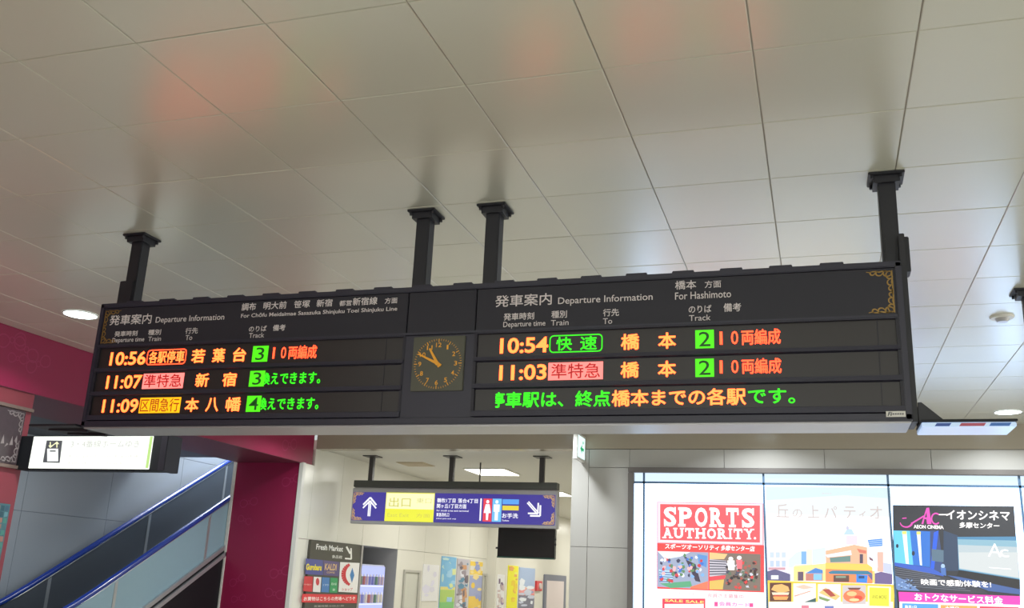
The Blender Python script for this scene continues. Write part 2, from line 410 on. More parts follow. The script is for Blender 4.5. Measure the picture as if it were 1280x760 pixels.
esc = tag(empty('escalator', (-8.6, 9, 0)), 'escalator with blue handrails rising behind the magenta pillar', 'escalator')
SL = .5246; ANG = math.atan(SL)
def zr(y): return 1.503+SL*(y-10)
XL, XR = -9.09, -8.1
def rail_path(x, dz=0):
    P = [(x, 7.45, .62), (x, 7.4, .76+dz), (x, 7.5, .9+dz), (x, 7.75, .965+dz), (x, 8.6, .985+dz)]
    P += [(x, 9.0, 1.02+dz), (x, 9.3, zr(9.3)+dz+.01)]
    P += [(x, y, zr(y)+dz) for y in (9.6, 11, 13, 15)]
    return P
for x, side in ((XL, 'inner'), (XR, 'outer')):
    mb = MB(); mb.tube(rail_path(x), .038, 12); tag(mb.build('handrail', m_rail, esc, True))
    mb = MB(); mb.tube(rail_path(x, -.05), .016, 8); mb.build('handrail_guide', m_steel, esc, True)
    mb = MB()
    pts = [(7.5, .55), (7.5, .86), (8.7, .93), (9.15, 1.04), (9.6, zr(9.6)-.05), (15, zr(15)-.05), (15, zr(15)-.64), (9.6, zr(9.6)-.64), (8.9, .38), (7.5, .3)]
    mb.prism(pts, 'X', x-.018, x+.018); mb.build('balustrade', m_steeldk if side == 'inner' else m_cyan, esc)
    for y in (9.9, 11.6, 13.3):
        mb = MB(); mb.prism([(y, zr(y)-.06), (y+.05, zr(y+.05)-.06), (y+.05, zr(y+.05)-.64), (y, zr(y)-.64)], 'X', x+.017, x+.024)
        mb.build('panel_joint', m_steel, esc)
    for d0, d1, wd in ((.64, .70, .055), (.74, .80, .07)):
        mb = MB(); mb.prism([(7.6, .36-(d0-.64)), (8.9, .42-(d0-.64)), (9.6, zr(9.6)-d0), (15, zr(15)-d0), (15, zr(15)-d1), (9.6, zr(9.6)-d1), (8.9, .42-(d1-.64)), (7.6, .36-(d1-.64))], 'X', x-wd, x+wd)
        mb.build('deck', m_steel, esc)
    mb = MB(); mb.prism([(7.6, .0), (7.6, .29), (8.9, .34), (9.6, zr(9.6)-.7), (15, zr(15)-.7), (15, 0)], 'X', x-.045, x+.045); mb.build('cladding', m_dark, esc)
me = None
for k in range(22):
    y = 8.7+k*.4; z = max(.02, zr(y)-.93)
    if me is None:
        mb = MB(); mb.box(XL+.08, XR-.08, 0, .4, -.2, 0); 
        for q in range(12): mb.box(XL+.1+q*.07, XL+.13+q*.07, 0, .4, 0, .008)
        o = mb.build('step', m_steeldk, None); me = o.data
    else: o = bpy.data.objects.new('step', me); col.objects.link(o)
    o.parent = esc; o.location = (8.6, y-9, z)

# far wall with band, panels
wf = tag(boxobj('wall_far', (-3.13, 9, 12.42, 12.6, 0, CZ), m_wallback), kind='structure')
hd = tag(boxobj('lintel', (-6.97, -3.13, 12.40, 12.6, 3.34, CZ), m_band), kind='structure')
boxobj('band', (-3.13, 9, 12.40, 12.42, 3.345, CZ), m_band, wf)
def wp(x0, x1, z0, z1): boxobj('wall_panel', (x0+.003, x1-.003, YW, YW+.02, z0+.003, z1-.003), m_panel, wf)
xs = [-2.9, -2.356]+[-2.356+1.213*k for k in range(1, 10)]
for a, b in zip(xs, xs[1:]): wp(a, min(b, 8.98), 3.10, 3.34)
for z0, z1 in ((0, 1.04), (1.04, 2.08), (2.08, 3.10)):
    wp(-2.9, -2.356, z0, z1)
    for a in (2.495, 3.709, 4.922, 6.135, 7.35): wp(a, a+1.213, z0, z1)
for z0, z1 in ((0, 2.08), (2.08, 3.34)): wp(-3.13, -2.9, z0, z1)
for k in range(4): wp(-2.356+1.213*k, -2.356+1.213*(k+1), 0, .7)

# corridor shell
cl = tag(boxobj('wall_inner_left', (-7.3, -7.0, 15.59, 20.3, 0, 3.36), mat('corridor_joint', (176, 174, 166), .6)), kind='structure')
NY0, NY1, NZ = 14.15, 15.55, 2.06
boxobj('wall_block', (-7.3, -7.0, 12.62, 14.11, 0, 3.36), _mats['corridor_joint'], cl)
boxobj('wall_block', (-7.3, -7.0, 14.11, 15.59, 2.1, 3.36), _mats['corridor_joint'], cl)
boxobj('wall_panel', (-7.0, -6.97, 12.10, 12.397, .003, 2.057), m_white, cl)
boxobj('wall_panel', (-7.0, -6.97, 12.10, 12.397, 2.063, 3.098), m_white, cl)
ys = [12.40, 13.3, 14.15, 15.55, 16.75, 17.95, 19.15, 20.3]
for a, b in zip(ys, ys[1:]):
    for z0, z1 in ((0, 2.06), (2.06, 3.36)):
        if (a, z0) == (14.15, 0): continue
        boxobj('wall_panel', (-7.0, -6.97, a+.003, b-.003, z0+.003, z1-.003), m_white, cl)
jog = tag(boxobj('wall_inner_left_far', (-7.2, -6.75, 20.3, 33, 0, 3.36), m_white), kind='structure')
tag(boxobj('wall_inner_far', (-6.75, -3.13, 32.8, 33, 0, 3.36), m_white), kind='structure')
tag(boxobj('wall_inner_right', (-3.13, -2.9, 12.6, 33, 0, 3.36), m_white), kind='structure')
tag(boxobj('ceiling_inner', (-7.3, -2.9, 12.6, 33, 3.36, 3.5), mat('corridor_ceiling', (214, 212, 202), .5)), kind='structure')
for n_, (y0, y1, x, zt) in enumerate(((15.85, 16.6, -6.97, 1.73), (20.0, 20.28, -6.97, 1.75))):
    d = tag(empty('door_%d' % (n_+1), (x, y0, 0)), kind='structure')
    if n_ == 0: tag(d)
    boxobj('door_leaf', (x-.02, x+.004, y0+.06, y1-.1, .01, zt-.04), mat('door_cream', (206, 206, 196), .4), d)
    boxobj('door_frame', (x-.02, x+.03, y0, y0+.06, 0, zt), mat('door_frame_grey', (182, 180, 172), .4), d)
    boxobj('door_frame', (x-.02, x+.03, y1-.1, y1, 0, zt), mat('door_frame_grey', (182, 180, 172), .4), d)
    boxobj('door_frame', (x-.02, x+.03, y0+.06, y1-.1, zt-.04, zt), mat('door_frame_grey', (182, 180, 172), .4), d)

# ------------------------------------------------------------------ ceiling fittings
dl = None
place = {(-5.97, 6.36): 'lit round downlight in the ceiling to the left of the departure board',
         (2.02, 11.58): 'lit round downlight near the far wall, right of the departure board'}
for (x, y) in downs:
    if dl is None:
        dl = empty('downlight', (x, y, CZ)); 
        mb = MB(); n = 32
        prof = [(.150, 0), (.150, -.006), (.138, -.008), (.132, -.003)]
        for k, (r, z) in enumerate(prof):
            for i in range(n): t = 2*PI*i/n; mb.v.append((x+r*math.cos(t), y+r*math.sin(t), CZ+z))
        for k in range(len(prof)-1):
            for i in range(n): mb.f.append([k*n+i, k*n+(i+1) % n, (k+1)*n+(i+1) % n, (k+1)*n+i]); mb.c.append(None)
        mb.build('trim_ring', m_plate, dl, True)
        mb = MB(); mb.cyl((x, y, CZ-.004), (x, y, CZ-.001), .134, n=32); mb.build('lens', e_down, dl)
        cur = dl
    else:
        cur = dl.copy(); col.objects.link(cur); cur.location = (x, y, CZ)
        for ch in list(dl.children): c2 = ch.copy(); col.objects.link(c2); c2.parent = cur
    if (x, y) in place: tag(cur, place[(x, y)], 'ceiling light', 'round downlights in the hall ceiling')
    else: tag(cur, 'round downlight in the hall ceiling, hidden from view by the board or out of frame', 'ceiling light', 'round downlights in the hall ceiling')
    lamp('downlight_lamp', (x, y, CZ-.02), 38 if y > 5 else 22, .24, None, (.93, .98, 1), spread=PI*.8)
det = tag(empty('smoke_detector', (1.34, 7.54, CZ)), 'small round white smoke detector on the ceiling at right', 'detector')
mb = MB(); mb.cyl((1.34, 7.54, CZ), (1.34, 7.54, CZ-.015), .085, .08, 28); mb.build('base', m_plate, det, False)
mb = MB(); mb.cyl((1.34, 7.54, CZ-.015), (1.34, 7.54, CZ-.04), .05, .035, 24); mb.build('sensor_cap', m_alu, det, False)

def pole(name, x, y, z0, parent, hw=.035, plate=.085, zc=CZ):
    p = boxobj(name, (x-hw, x+hw, y-hw, y+hw, z0, zc-.012), m_black, parent, .004)
    boxobj('ceiling_plate', (x-plate, x+plate, y-plate, y+plate, zc-.014, zc), m_black, p, .003)
    mb = MB(); mb.box(x-.062, x+.062, y-.062, y+.062, zc-.05, zc-.014)
    for sx in (-1, 1):
        for sy in (-1, 1): mb.cyl((x+sx*plate*.78, y+sy*plate*.78, zc-.014), (x+sx*plate*.78, y+sy*plate*.78, zc-.032), .009, n=8)
    mb.build('collar', m_black, p)
    return p
post = tag(empty('hanging_post', (1.39, 6.9, CZ)), 'black post hanging from the ceiling at the right edge of the photo', 'post')
pole('post_shaft', 1.39, 6.9, 2.55, post, hw=.03, plate=.09)
boxobj('foot_bracket', (1.3, 1.9, 6.86, 6.94, 2.5, 2.55), m_black, post, .004)

# ------------------------------------------------------------------ departure board
BY = 4.63
P = Plane('Y', BY)
bx0, bx1, bz0, bz1 = -4.19, .415, 2.383, 3.14
board = tag(empty('departure_board', (-1.89, 4.78, 2.383)), 'long black hanging departure board with red, orange and green lit train times and a clock', 'departure board')
boxobj('housing', (bx0, bx1, BY+.02, 4.93, bz0, bz1), m_navy, board, .006)
boxobj('bottom_cover', (bx0+.005, bx1-.005, BY+.01, 4.925, bz0-.012, bz0+.001), m_alu, board, .003)
boxobj('bottom_rail', (bx0, bx1, BY-.012, BY+.03, bz0-.004, bz0+.03), m_navy, board, .004)
boxobj('top_rail', (bx0, bx1, BY-.012, BY+.05, bz1-.026, bz1+.004), m_navy, board, .004)
for a, b in ((bx0, bx0+.03), (bx1-.03, bx1)): boxobj('end_frame', (a, b, BY-.012, BY+.03, bz0, bz1), m_navy, board, .004)
# clips along the top edge
clip0 = None; k = 0
x = bx0+.23
while x < bx1-.1:
    if clip0 is None: clip0 = boxobj('top_clip', (x-.055, x+.055, BY+.0, BY+.05, bz1+.002, bz1+.018), m_navy, board, .003)
    else:
        c = clip0.copy(); col.objects.link(c); c.location = clip0.location+Vector((x-(bx0+.23), 0, 0))
    x += .239
HZ = 2.878
LX0, LX1, RX0, RX1 = bx0+.03, -2.122, -1.716, bx1-.03
hdr = {}
for nm, a, b in (('L', LX0, LX1), ('M', LX1+.006, RX0-.006), ('R', RX0, RX1)):
    hdr[nm] = boxobj('header_panel', (a, b, BY-.004, BY+.03, HZ, bz1-.028), m_navy2, board, .003)
boxobj('header_ridge', (LX0, RX1, BY-.02, BY+.02, HZ-.012, HZ+.002), m_navy, board, .003)
boxobj('clock_panel', (LX1, RX0, BY-.004, BY+.03, bz0+.03, HZ-.012), m_navy, board, .003)
rows = [(2.738, 2.862), (2.595, 2.708), (2.452, 2.562)]
screens = {}
for nm, a, b in (('L', LX0, LX1), ('R', RX0, RX1)):
    for r_, (z0, z1) in enumerate(rows):
        s = boxobj('led_screen', (a, b, BY+.006, BY+.03, z0, z1), m_scr, board)
        screens[nm, r_] = s
        boxobj('screen_joint', ((.29 if nm == 'R' else -2.24), (.294 if nm == 'R' else -2.236), BY+.004, BY+.01, z0, z1), m_navy2, s)
    zz = [HZ-.012, 2.862], [2.738, 2.708], [2.595, 2.562], [2.452, bz0+.03]
    for t, bt in zz:
        mb = MB(); mb.prism([(BY+.008, t), (BY-.012, t-.004), (BY-.014, bt+.006), (BY+.008, bt)], 'X', a, b)
        mb.build('divider_bar', m_navy, board)
    boxobj('screen_side_frame', (a-.004, a+.012, BY-.006, BY+.02, bz0+.03, HZ-.012), m_navy2, board)
    boxobj('screen_side_frame', (b-.012, b+.004, BY-.006, BY+.02, bz0+.03, HZ-.012), m_navy2, board)
# poles
for px_, py_ in ((-4.11, 4.79), (-2.115, 4.77), (-1.69, 4.77), (.385, 4.77)):
    p = pole('suspension_pole', px_, py_, bz1-.02, board, hw=.041)
    if px_ < -4: boxobj('sleeve', (px_-.075, px_+.03, py_-.05, py_+.05, bz1, 3.33), m_black, p, .004)
    if px_ > 0: boxobj('sleeve', (px_-.03, px_+.082, py_-.05, py_+.05, bz1-.02, 3.30), m_black, p, .004)
boxobj('end_plate', (bx1, bx1+.028, BY+.04, 4.9, bz0-.0, 3.30), m_black, board, .003)
boxobj('end_plate', (bx0-.02, bx0, BY+.04, 4.9, bz0-.0, 3.16), m_black, board, .003)

def HT(s, panel, x0, x1, z0, z1, bold=.0):
    lettering('header_lettering', s, P, (x0, z0, x1, z1), m_letter, panel, .0055, bold)
def X(u, v): return P.px(u, v)[0]
L, R_ = hdr['L'], hdr['R']
HT('発車案内', L, X(138, 400), X(190, 400), 3.003, 3.068, .012)
HT('Departure Information', L, X(195.5, 400), X(281, 397), 2.996, 3.043, .004)
for s, u0, u1, a, b in (('調布', 303, 321, 3.056, 3.102), ('明大前', 330, 359, 3.056, 3.102), ('笹塚', 368, 388, 3.056, 3.101), ('新宿', 396, 416, 3.056, 3.101),
                        ('都営', 424.5, 440, 3.055, 3.088), ('新宿線', 441, 472, 3.054, 3.1), ('方面', 481, 497, 3.056, 3.090)):
    HT(s, L, X(u0, 383), X(u1, 380), a, b, .018)
HT('For Chōfu Meidaimae Sasazuka Shinjuku Toei Shinjuku Line', L, X(302, 395), X(497, 387), 3.006, 3.038, .01)
HT('発車時刻', L, X(144, 418), X(172.5, 417), 2.930, 2.964, .02)
HT('Departure time', L, X(141, 426), X(181, 425), 2.886, 2.922, .008)
HT('種別', L, X(186, 416), X(202, 415), 2.931, 2.965, .02); HT('Train', L, X(186, 424), X(202, 424), 2.893, 2.921, .005)
HT('行先', L, X(232.5, 414), X(248, 414), 2.929, 2.966, .015); HT('To', L, X(232.5, 423), X(241, 423), 2.891, 2.921, .005)
HT('のりば', L, X(312, 411), X(334, 410), 2.926, 2.960, .015); HT('備考', L, X(342, 409), X(357.5, 409), 2.925, 2.962, .02)
HT('Track', L, X(312, 419), X(331, 418), 2.889, 2.918, .005)
HT('発車案内', R_, X(619.5, 376), X(690, 376), 3.006, 3.072, .012)
HT('Departure Information', R_, X(698, 376), X(816, 373), 2.996, 3.044, .004)
HT('橋本', R_, X(844, 357), X(870.5, 357), 3.055, 3.102, .015); HT('方面', R_, X(881, 357), X(901.5, 357), 3.056, 3.094, .01)
HT('For Hashimoto', R_, X(844, 370), X(914, 369), 3.002, 3.040, .005)
HT('発車時刻', R_, X(630, 396), X(668, 396), 2.930, 2.970, .018); HT('Departure time', R_, X(629.5, 407), X(682, 406), 2.885, 2.923, .005)
HT('種別', R_, X(689.5, 395), X(709, 395), 2.932, 2.972, .016); HT('Train', R_, X(689, 405), X(711, 405), 2.892, 2.922, .004)
HT('行先', R_, X(754, 392), X(774, 392), 2.930, 2.970, .014); HT('To', R_, X(754, 402), X(765.5, 402), 2.890, 2.920, .004)
HT('のりば', R_, X(861, 386), X(889.5, 386), 2.929, 2.968, .014); HT('備考', R_, X(904.5, 384), X(926.5, 384), 2.928, 2.972, .018)
HT('Track', R_, X(861.5, 398), X(888.5, 398), 2.888, 2.918, .004)
for pan, cx, sx in ((R_, .372, -1), (L, -4.15, 1)):
    for cy, sy in ((3.098, -1), (2.892, 1)):
        mb = MB(); scroll(mb, P, cx, cy, .115, sx, sy, .0035, off=.006); mb.build('corner_scroll', m_gold, pan)
    mb = MB(); mb.flat(P, [(cx-.002, 2.89), (cx+.002, 2.89), (cx+.002, 3.1), (cx-.002, 3.1)], .0062); mb.build('inset_line', m_gold, pan)

TZ = [(2.752, 2.836), (2.608, 2.690), (2.463, 2.545)]
def LT(s, side, row, u0, u1, m, bold=.02, dz=0, dt=0, off=-.003, clip=None, shear=0):
    z0, z1 = TZ[row]; v = {('L', 0): 446, ('L', 1): 475, ('L', 2): 505, ('R', 0): 428, ('R', 1): 463, ('R', 2): 498}[side, row]
    o = lettering('led_lettering', s, P, (X(u0, v), z0+dz, X(u1, v), z1+dt), m, screens[side, row], off, bold, shear, clip)
    o['label'] = {'led_orange': 'orange lit lettering', 'led_red': 'red-orange lit lettering', 'led_green': 'green lit lettering', 'led_ink_red': 'dark red lettering', 'led_ink_green': 'dark green numeral', 'led_ink_orange': 'dark orange lettering'}[m.name]
    return o
def field(side, row, u0, u1, m, dz=-.004, dt=.006, outline=False):
    z0, z1 = TZ[row]; v = {('L', 0): 446, ('L', 1): 475, ('L', 2): 505, ('R', 0): 428, ('R', 1): 463, ('R', 2): 498}[side, row]
    a, b = X(u0, v), X(u1, v); mb = MB()
    if outline: ring(mb, rr(a, z0+dz, b, z1+dt, .022), rr(a+.006, z0+dz+.006, b-.006, z1+dt-.006, .017), P, -.0045)
    else: mb.flat(P, [(a, z0+dz), (b, z0+dz), (b, z1+dt), (a, z1+dt)], -.0045)
    o = mb.build('led_field', m, screens[side, row])
    o['label'] = {'led_red': 'red lit outline box', 'led_green': 'green lit outline box', 'led_pink_field': 'pink lit field', 'led_yellow_field': 'amber lit field', 'led_green_field': 'bright green lit field'}[m.name]
    return o
def ten_car(side, u0, u1, row):
    w_ = (u1-u0)/5
    for i, c in enumerate('10'): LT(c, side, row, u0+w_*(i+(.35 if c == '1' else .22)), u0+w_*(i+(.55 if c == '1' else .75)), e_red, .002, .012, -.006)
    LT('両編成', side, row, u0+2*w_, u1, e_red, .018, .006)
LT('10:56', 'L', 0, 137.5, 182, e_orange, .022)
field('L', 0, 183, 232, e_red, outline=True); LT('各駅停車', 'L', 0, 186, 230, e_orange, .016, .006, -.004)
for c, a, b in (('若', 239, 255.5), ('葉', 265, 280.5), ('台', 290.5, 307)): LT(c, 'L', 0, a, b, e_orange, .028)
field('L', 0, 314.5, 334, e_greenf); LT('3', 'L', 0, 319, 329.5, e_inkd, .002, .006, -.004, off=-.002)
ten_car('L', 336, 395, 0)
LT('11:07', 'L', 1, 133, 177, e_orange, .022)
field('L', 1, 178, 229, e_pink); LT('準特急', 'L', 1, 180, 227, e_ink, .014, .003, 0, off=-.002)
for c, a, b in (('新', 244, 260.5), ('宿', 277.5, 295)): LT(c, 'L', 1, a, b, e_orange, .028)
field('L', 1, 311, 330, e_greenf); LT('3', 'L', 1, 315.5, 326, e_inkd, .002, .006, -.004, off=-.002)
LT('換えできます。', 'L', 1, 330, 400, e_green, .026, .004, -.006, clip=.06)
LT('11:09', 'L', 2, 128, 172.5, e_orange, .022)
field('L', 2, 174, 225, e_yel); LT('区間急行', 'L', 2, 175.5, 223.5, e_inko, .01, .003, 0, off=-.002)
for c, a, b in (('本', 231, 248), ('八', 257, 273), ('幡', 282, 300.5)): LT(c, 'L', 2, a, b, e_orange, .028)
field('L', 2, 307.5, 325.5, e_greenf); LT('4', 'L', 2, 311, 322.5, e_inkd, .002, .006, -.004, off=-.002)
LT('換えできます。', 'L', 2, 326, 398, e_green, .026, .004, -.006, clip=.06)
LT('10:54', 'R', 0, 625, 685, e_orange, .022)
field('R', 0, 686.5, 753, e_green, outline=True)
for c, a, b in (('快', 695, 715), ('速', 725, 746)): LT(c, 'R', 0, a, b, e_green, .022, .006, -.004)
for c, a, b in (('橋', 776, 799), ('本', 822.5, 845)): LT(c, 'R', 0, a, b, e_orange, .028)
field('R', 0, 869, 892.5, e_greenf); LT('2', 'R', 0, 873.5, 888, e_inkd, .002, .006, -.004, off=-.002)
ten_car('R', 894, 976, 0)
LT('11:03', 'R', 1, 624, 683, e_orange, .022)
field('R', 1, 685, 753.5, e_pink); LT('準特急', 'R', 1, 689, 750, e_ink, .01, .003, 0, off=-.002)
for c, a, b in (('橋', 775.5, 798.5), ('本', 822, 845)): LT(c, 'R', 1, a, b, e_orange, .028)
field('R', 1, 869, 892.5, e_greenf); LT('2', 'R', 1, 873.5, 888, e_inkd, .002, .006, -.004, off=-.002)
ten_car('R', 894, 977, 1)
LT('停車駅は、終点', 'R', 2, 619, 763, e_green, .028, 0, .002, clip=.06)
LT('橋本までの各駅', 'R', 2, 764.5, 932.5, e_orange, .026, 0, .002)
LT('です。', 'R', 2, 935, 994, e_green, .026, .004, -.004)
# maker's plate
lp = boxobj('label_plate', (.303, .386, BY-.016, BY-.01, 2.396, 2.422), m_plate, board)
lettering('plate_lettering', 'Fi', P, (.309, 2.400, .325, 2.418), m_navy2, lp, .0175, .02, .3)
mb = MB()
for i in range(5): mb.flat(P, [(.330+i*.01, 2.405), (.337+i*.01, 2.405), (.338+i*.01, 2.413), (.331+i*.01, 2.413)], .0175)
mb.build('plate_lettering', mat('plate_grey', (120, 120, 124), .5), lp)
# clock
ck = boxobj('clock', (-2.066, -1.768, BY-.016, BY+.0, 2.556, 2.854), mat('clock_dial_olive', (72, 72, 58), .35, noise=.08, nscale=6), board, .003)
m_cg = mat('clock_gold', (214, 152, 44), .35, metal=.2, emit=(214, 140, 30), strength=.12)  # slight glow put into the gold, though hands and numerals are no lamps
cx, cz = -1.917, 2.703
mb = MB()
for i in range(60):
    t = 2*PI*i/60; r0, r1, wd = (.118, .137, .0022) if i % 5 == 0 else (.127, .137, .0012)
    s_, c_ = math.sin(t), math.cos(t)
    mb.flat(P, [(cx+r0*s_-wd*c_, cz+r0*c_+wd*s_), (cx+r0*s_+wd*c_, cz+r0*c_-wd*s_), (cx+r1*s_+wd*c_, cz+r1*c_-wd*s_), (cx+r1*s_-wd*c_, cz+r1*c_+wd*s_)], .0175)
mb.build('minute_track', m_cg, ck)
for h in range(1, 13):
    mb = MB(); t = 2*PI*h/12; s_, c_ = math.sin(t)*.103, math.cos(t)*.103; hw = .016 if h >= 10 else .0085
    if h in (1,): hw = .005
    put_text(mb, str(h), P, (cx+s_-hw, cz+c_-.0125, cx+s_+hw, cz+c_+.0125), .0175, .012)
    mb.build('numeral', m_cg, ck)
def hand(name, deg, Ln, wb, wt, tail, off):
    t = math.radians(deg); d = (math.sin(t), math.cos(t)); n = (d[1], -d[0]); mb = MB()
    q = [(-tail, wb*.8), (0, wb), (Ln, wt)]
    pts = [(cx+d[0]*a+n[0]*w_, cz+d[1]*a+n[1]*w_) for a, w_ in q]+[(cx+d[0]*a-n[0]*w_, cz+d[1]*a-n[1]*w_) for a, w_ in q[::-1]]
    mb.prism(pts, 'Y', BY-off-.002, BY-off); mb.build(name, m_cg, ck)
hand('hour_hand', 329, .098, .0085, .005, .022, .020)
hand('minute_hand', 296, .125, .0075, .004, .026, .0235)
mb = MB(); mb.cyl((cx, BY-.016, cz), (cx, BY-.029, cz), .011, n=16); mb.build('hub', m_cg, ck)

# shelves at the two ends
sh = tag(empty('side_shelf', (.65, 4.75, 2.36)), 'empty translucent white shelf with bluish underside at the right end of the board', 'shelf')
boxobj('shelf_top', (.445, .835, BY-.05, 4.84, 2.368, 2.378), m_dark, sh, .002)
m_acr = mat('acrylic_white_blue', (206, 224, 246), .25, emit=(150, 185, 235), strength=.35)  # faint emission stands in for light the acrylic reflects
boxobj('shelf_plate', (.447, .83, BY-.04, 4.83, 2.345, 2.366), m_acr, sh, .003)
for y in (4.66, 4.78):
    mb = MB(); mb.prism([(.445, 2.378), (.445, 2.47), (.46, 2.47), (.56, 2.378)], 'Y', y, y+.02); mb.build('bracket', m_black, sh)
mb = MB()
for i, (a, b, c) in enumerate(((.50, .56, (60, 90, 170)), (.60, .70, (190, 90, 110)), (.72, .80, (70, 120, 200)))):
    mb.add([(a, BY-.0405, 2.348), (b, BY-.0405, 2.348), (b+.01, BY-.0405, 2.362), (a+.01, BY-.0405, 2.362)], [(0, 1, 2, 3)], c)
mb.build('edge_print', M_PRT, sh)
sh = tag(empty('side_shelf', (-4.38, 4.75, 2.38)), 'empty black metal shelf at the left end of the board above the lit platform sign', 'shelf')
boxobj('shelf_top', (-4.56, -4.21, BY-.03, 4.93, 2.382, 2.394), m_black, sh, .002)
for y in (4.70, 4.86):
    mb = MB(); mb.prism([(-4.21, 2.40), (-4.21, 2.36), (-4.50, 2.372), (-4.50, 2.382), (-4.21, 2.394)], 'Y', y, y+.02); mb.build('bracket', m_black, sh)

# ------------------------------------------------------------------ lit elevator sign on the left
Q = Plane('Y', 6.98)
ps = tag(empty('platform_sign', (-6.2, 7.1, 2.4)), 'backlit white sign with a lift pictogram jutting from the left wall', 'sign')
sx0, sx1 = Q.px(39, 566)[0], Q.px(189, 566)[0]; sz0, sz1 = 2.402, 2.690
boxobj('sign_body', (-6.985, sx1+.10, 6.985, 7.14, sz0-.012, sz1+.006), m_dark, ps, .004)
boxobj('end_cap', (sx1+.10, sx1+.17, 6.96, 7.16, sz0-.016, sz1+.01), m_black, ps, .004)
mb = MB(); mb.bevbox(sx0, sx1, 6.975, 6.99, sz0, sz1, .003); mb.build('sign_face', em('sign_face_lit', (250, 255, 246), 1.25), ps)
mb = MB(); mb.flat(Q, [(sx1-.03, sz0+.01), (sx1-.001, sz0+.01), (sx1-.001, sz1-.004), (sx1-.03, sz1-.004)], .008); mb.build('face_edge', em('sign_edge_green', (196, 236, 140), 1), ps)
A = Art(Q, 30, 530, 6.4, base=.007)
A.poly((70, 72, 78), *[(x, y) for x, y in ((186, 132), (312, 134), (290, 312), (155, 308))])
A.rect((246, 250, 246), 190, 198, 278, 300).rect((70, 72, 78), 212, 212, 258, 222)
A.line((255, 255, 200), 215, 145, 215, 188, 8).poly((255, 255, 200), (200, 172), (232, 172), (214, 194))
A.line((255, 255, 200), 268, 150, 268, 190, 8).poly((255, 255, 200), (252, 162), (286, 162), (270, 140))
A.line((255, 255, 200), 215, 188, 268, 146, 7)
A.text((200, 202, 196), '3・4番線ホームゆき', 380, 130, 930, 190, .01)
A.text((212, 210, 204), 'For platform 3 and 4', 370, 248, 915, 274, 0)
A.text((216, 214, 208), 'Elevator to track', 360, 302, 800, 322, 0)
A.build('sign_lettering', M_LIT, ps)

# ------------------------------------------------------------------ green exit sign
ex = tag(empty('exit_sign', (-2.98, 12.2, 3.33)), 'small box emergency exit sign jutting from the band beside the corridor opening', 'sign')
boxobj('sign_body', (-3.006, -2.952, 11.95, 12.4, 3.16, 3.5), m_plate, ex, .004)
EP = Plane('X', -2.952)
mb = MB(); mb.flat(EP, [(11.98, 3.19), (12.37, 3.19), (12.37, 3.47), (11.98, 3.47)], .002); mb.build('sign_face', em('exit_face', (226, 252, 250), 1.2), ex)
mb = MB(); g = em('exit_green', (20, 170, 110), 1)
mb.flat(EP, [(12.10, 3.31), (12.2, 3.25), (12.2, 3.29), (12.3, 3.29), (12.3, 3.33), (12.2, 3.33), (12.2, 3.37)], .004)
mb.cyl((-2.948, 12.25, 3.40), (-2.946, 12.25, 3.40), .022, n=12)
mb.build('sign_arrow', g, ex)

# ------------------------------------------------------------------ lightbox with posters
LB = tag(empty('poster_lightbox', (0, 12.35, .7)), 'wide backlit lightbox holding three advertising posters on the grey far wall', 'lightbox')
lx0, lx1, lz0, lz1 = -2.356, 2.495, .72, 3.10
for b in ((lx0, lx1, 12.30, 12.42, lz1-.07, lz1-.004), (lx0, lx1, 12.30, 12.42, lz0, lz0+.08), (lx0, lx0+.075, 12.30, 12.42, lz0+.08, lz1-.07), (lx1-.075, lx1, 12.30, 12.42, lz0+.08, lz1-.07)):
    boxobj('frame', b, m_frame, LB, .006)
boxobj('diffuser', (lx0+.07, lx1-.07, 12.372, 12.40, lz0+.08, 2.905), e_box, LB)
boxobj('diffuser', (lx0+.07, lx1-.07, 12.372, 12.40, 2.905, lz1-.07), e_top, LB)
WQ = Plane('Y', 12.37)
d0, d1, d2, d3 = [WQ.px(u, 650)[0] for u in (805, 956, 1113, 1279)]
for x in (d0, d1, d2, d3): boxobj('mullion', (x-.012, x+.012, 12.345, 12.374, lz0+.08, lz1-.07), m_mull, LB)
boxobj('mullion', (lx0+.075, lx1-.075, 12.345, 12.374, 2.895, 2.92), m_mull, LB)

# poster 1
p1 = tag(empty('sports_poster', (WQ.px(888, 700)[0], 12.36, 1.3)), 'backlit red and white sports shop poster, left of the three', 'poster', 'backlit posters in the lightbox')
A = Art(WQ, 800, 600, 4.75, base=.0005)
W = (255, 252, 250); RD = (240, 84, 92); RK = (238, 66, 66)
A.poly(W, (100, 128), (738, 138), (738, 1005), (100, 1005)); A.build('sheet', M_POS, p1)
A = Art(WQ, 800, 600, 4.75, base=.0015)
A.poly((250, 150, 165), (100, 128), (735, 138), (735, 388), (100, 375))
A.poly((255, 214, 220), (106, 133), (728, 143), (728, 384), (106, 370))
A.poly(RD, (120, 143), (712, 152), (712, 372), (120, 355))
A.poly(RK, (100, 375), (738, 388), (738, 668), (100, 645))
A.build('red_ground', M_POS, p1)
A = Art(WQ, 800, 600, 4.75, base=.003)
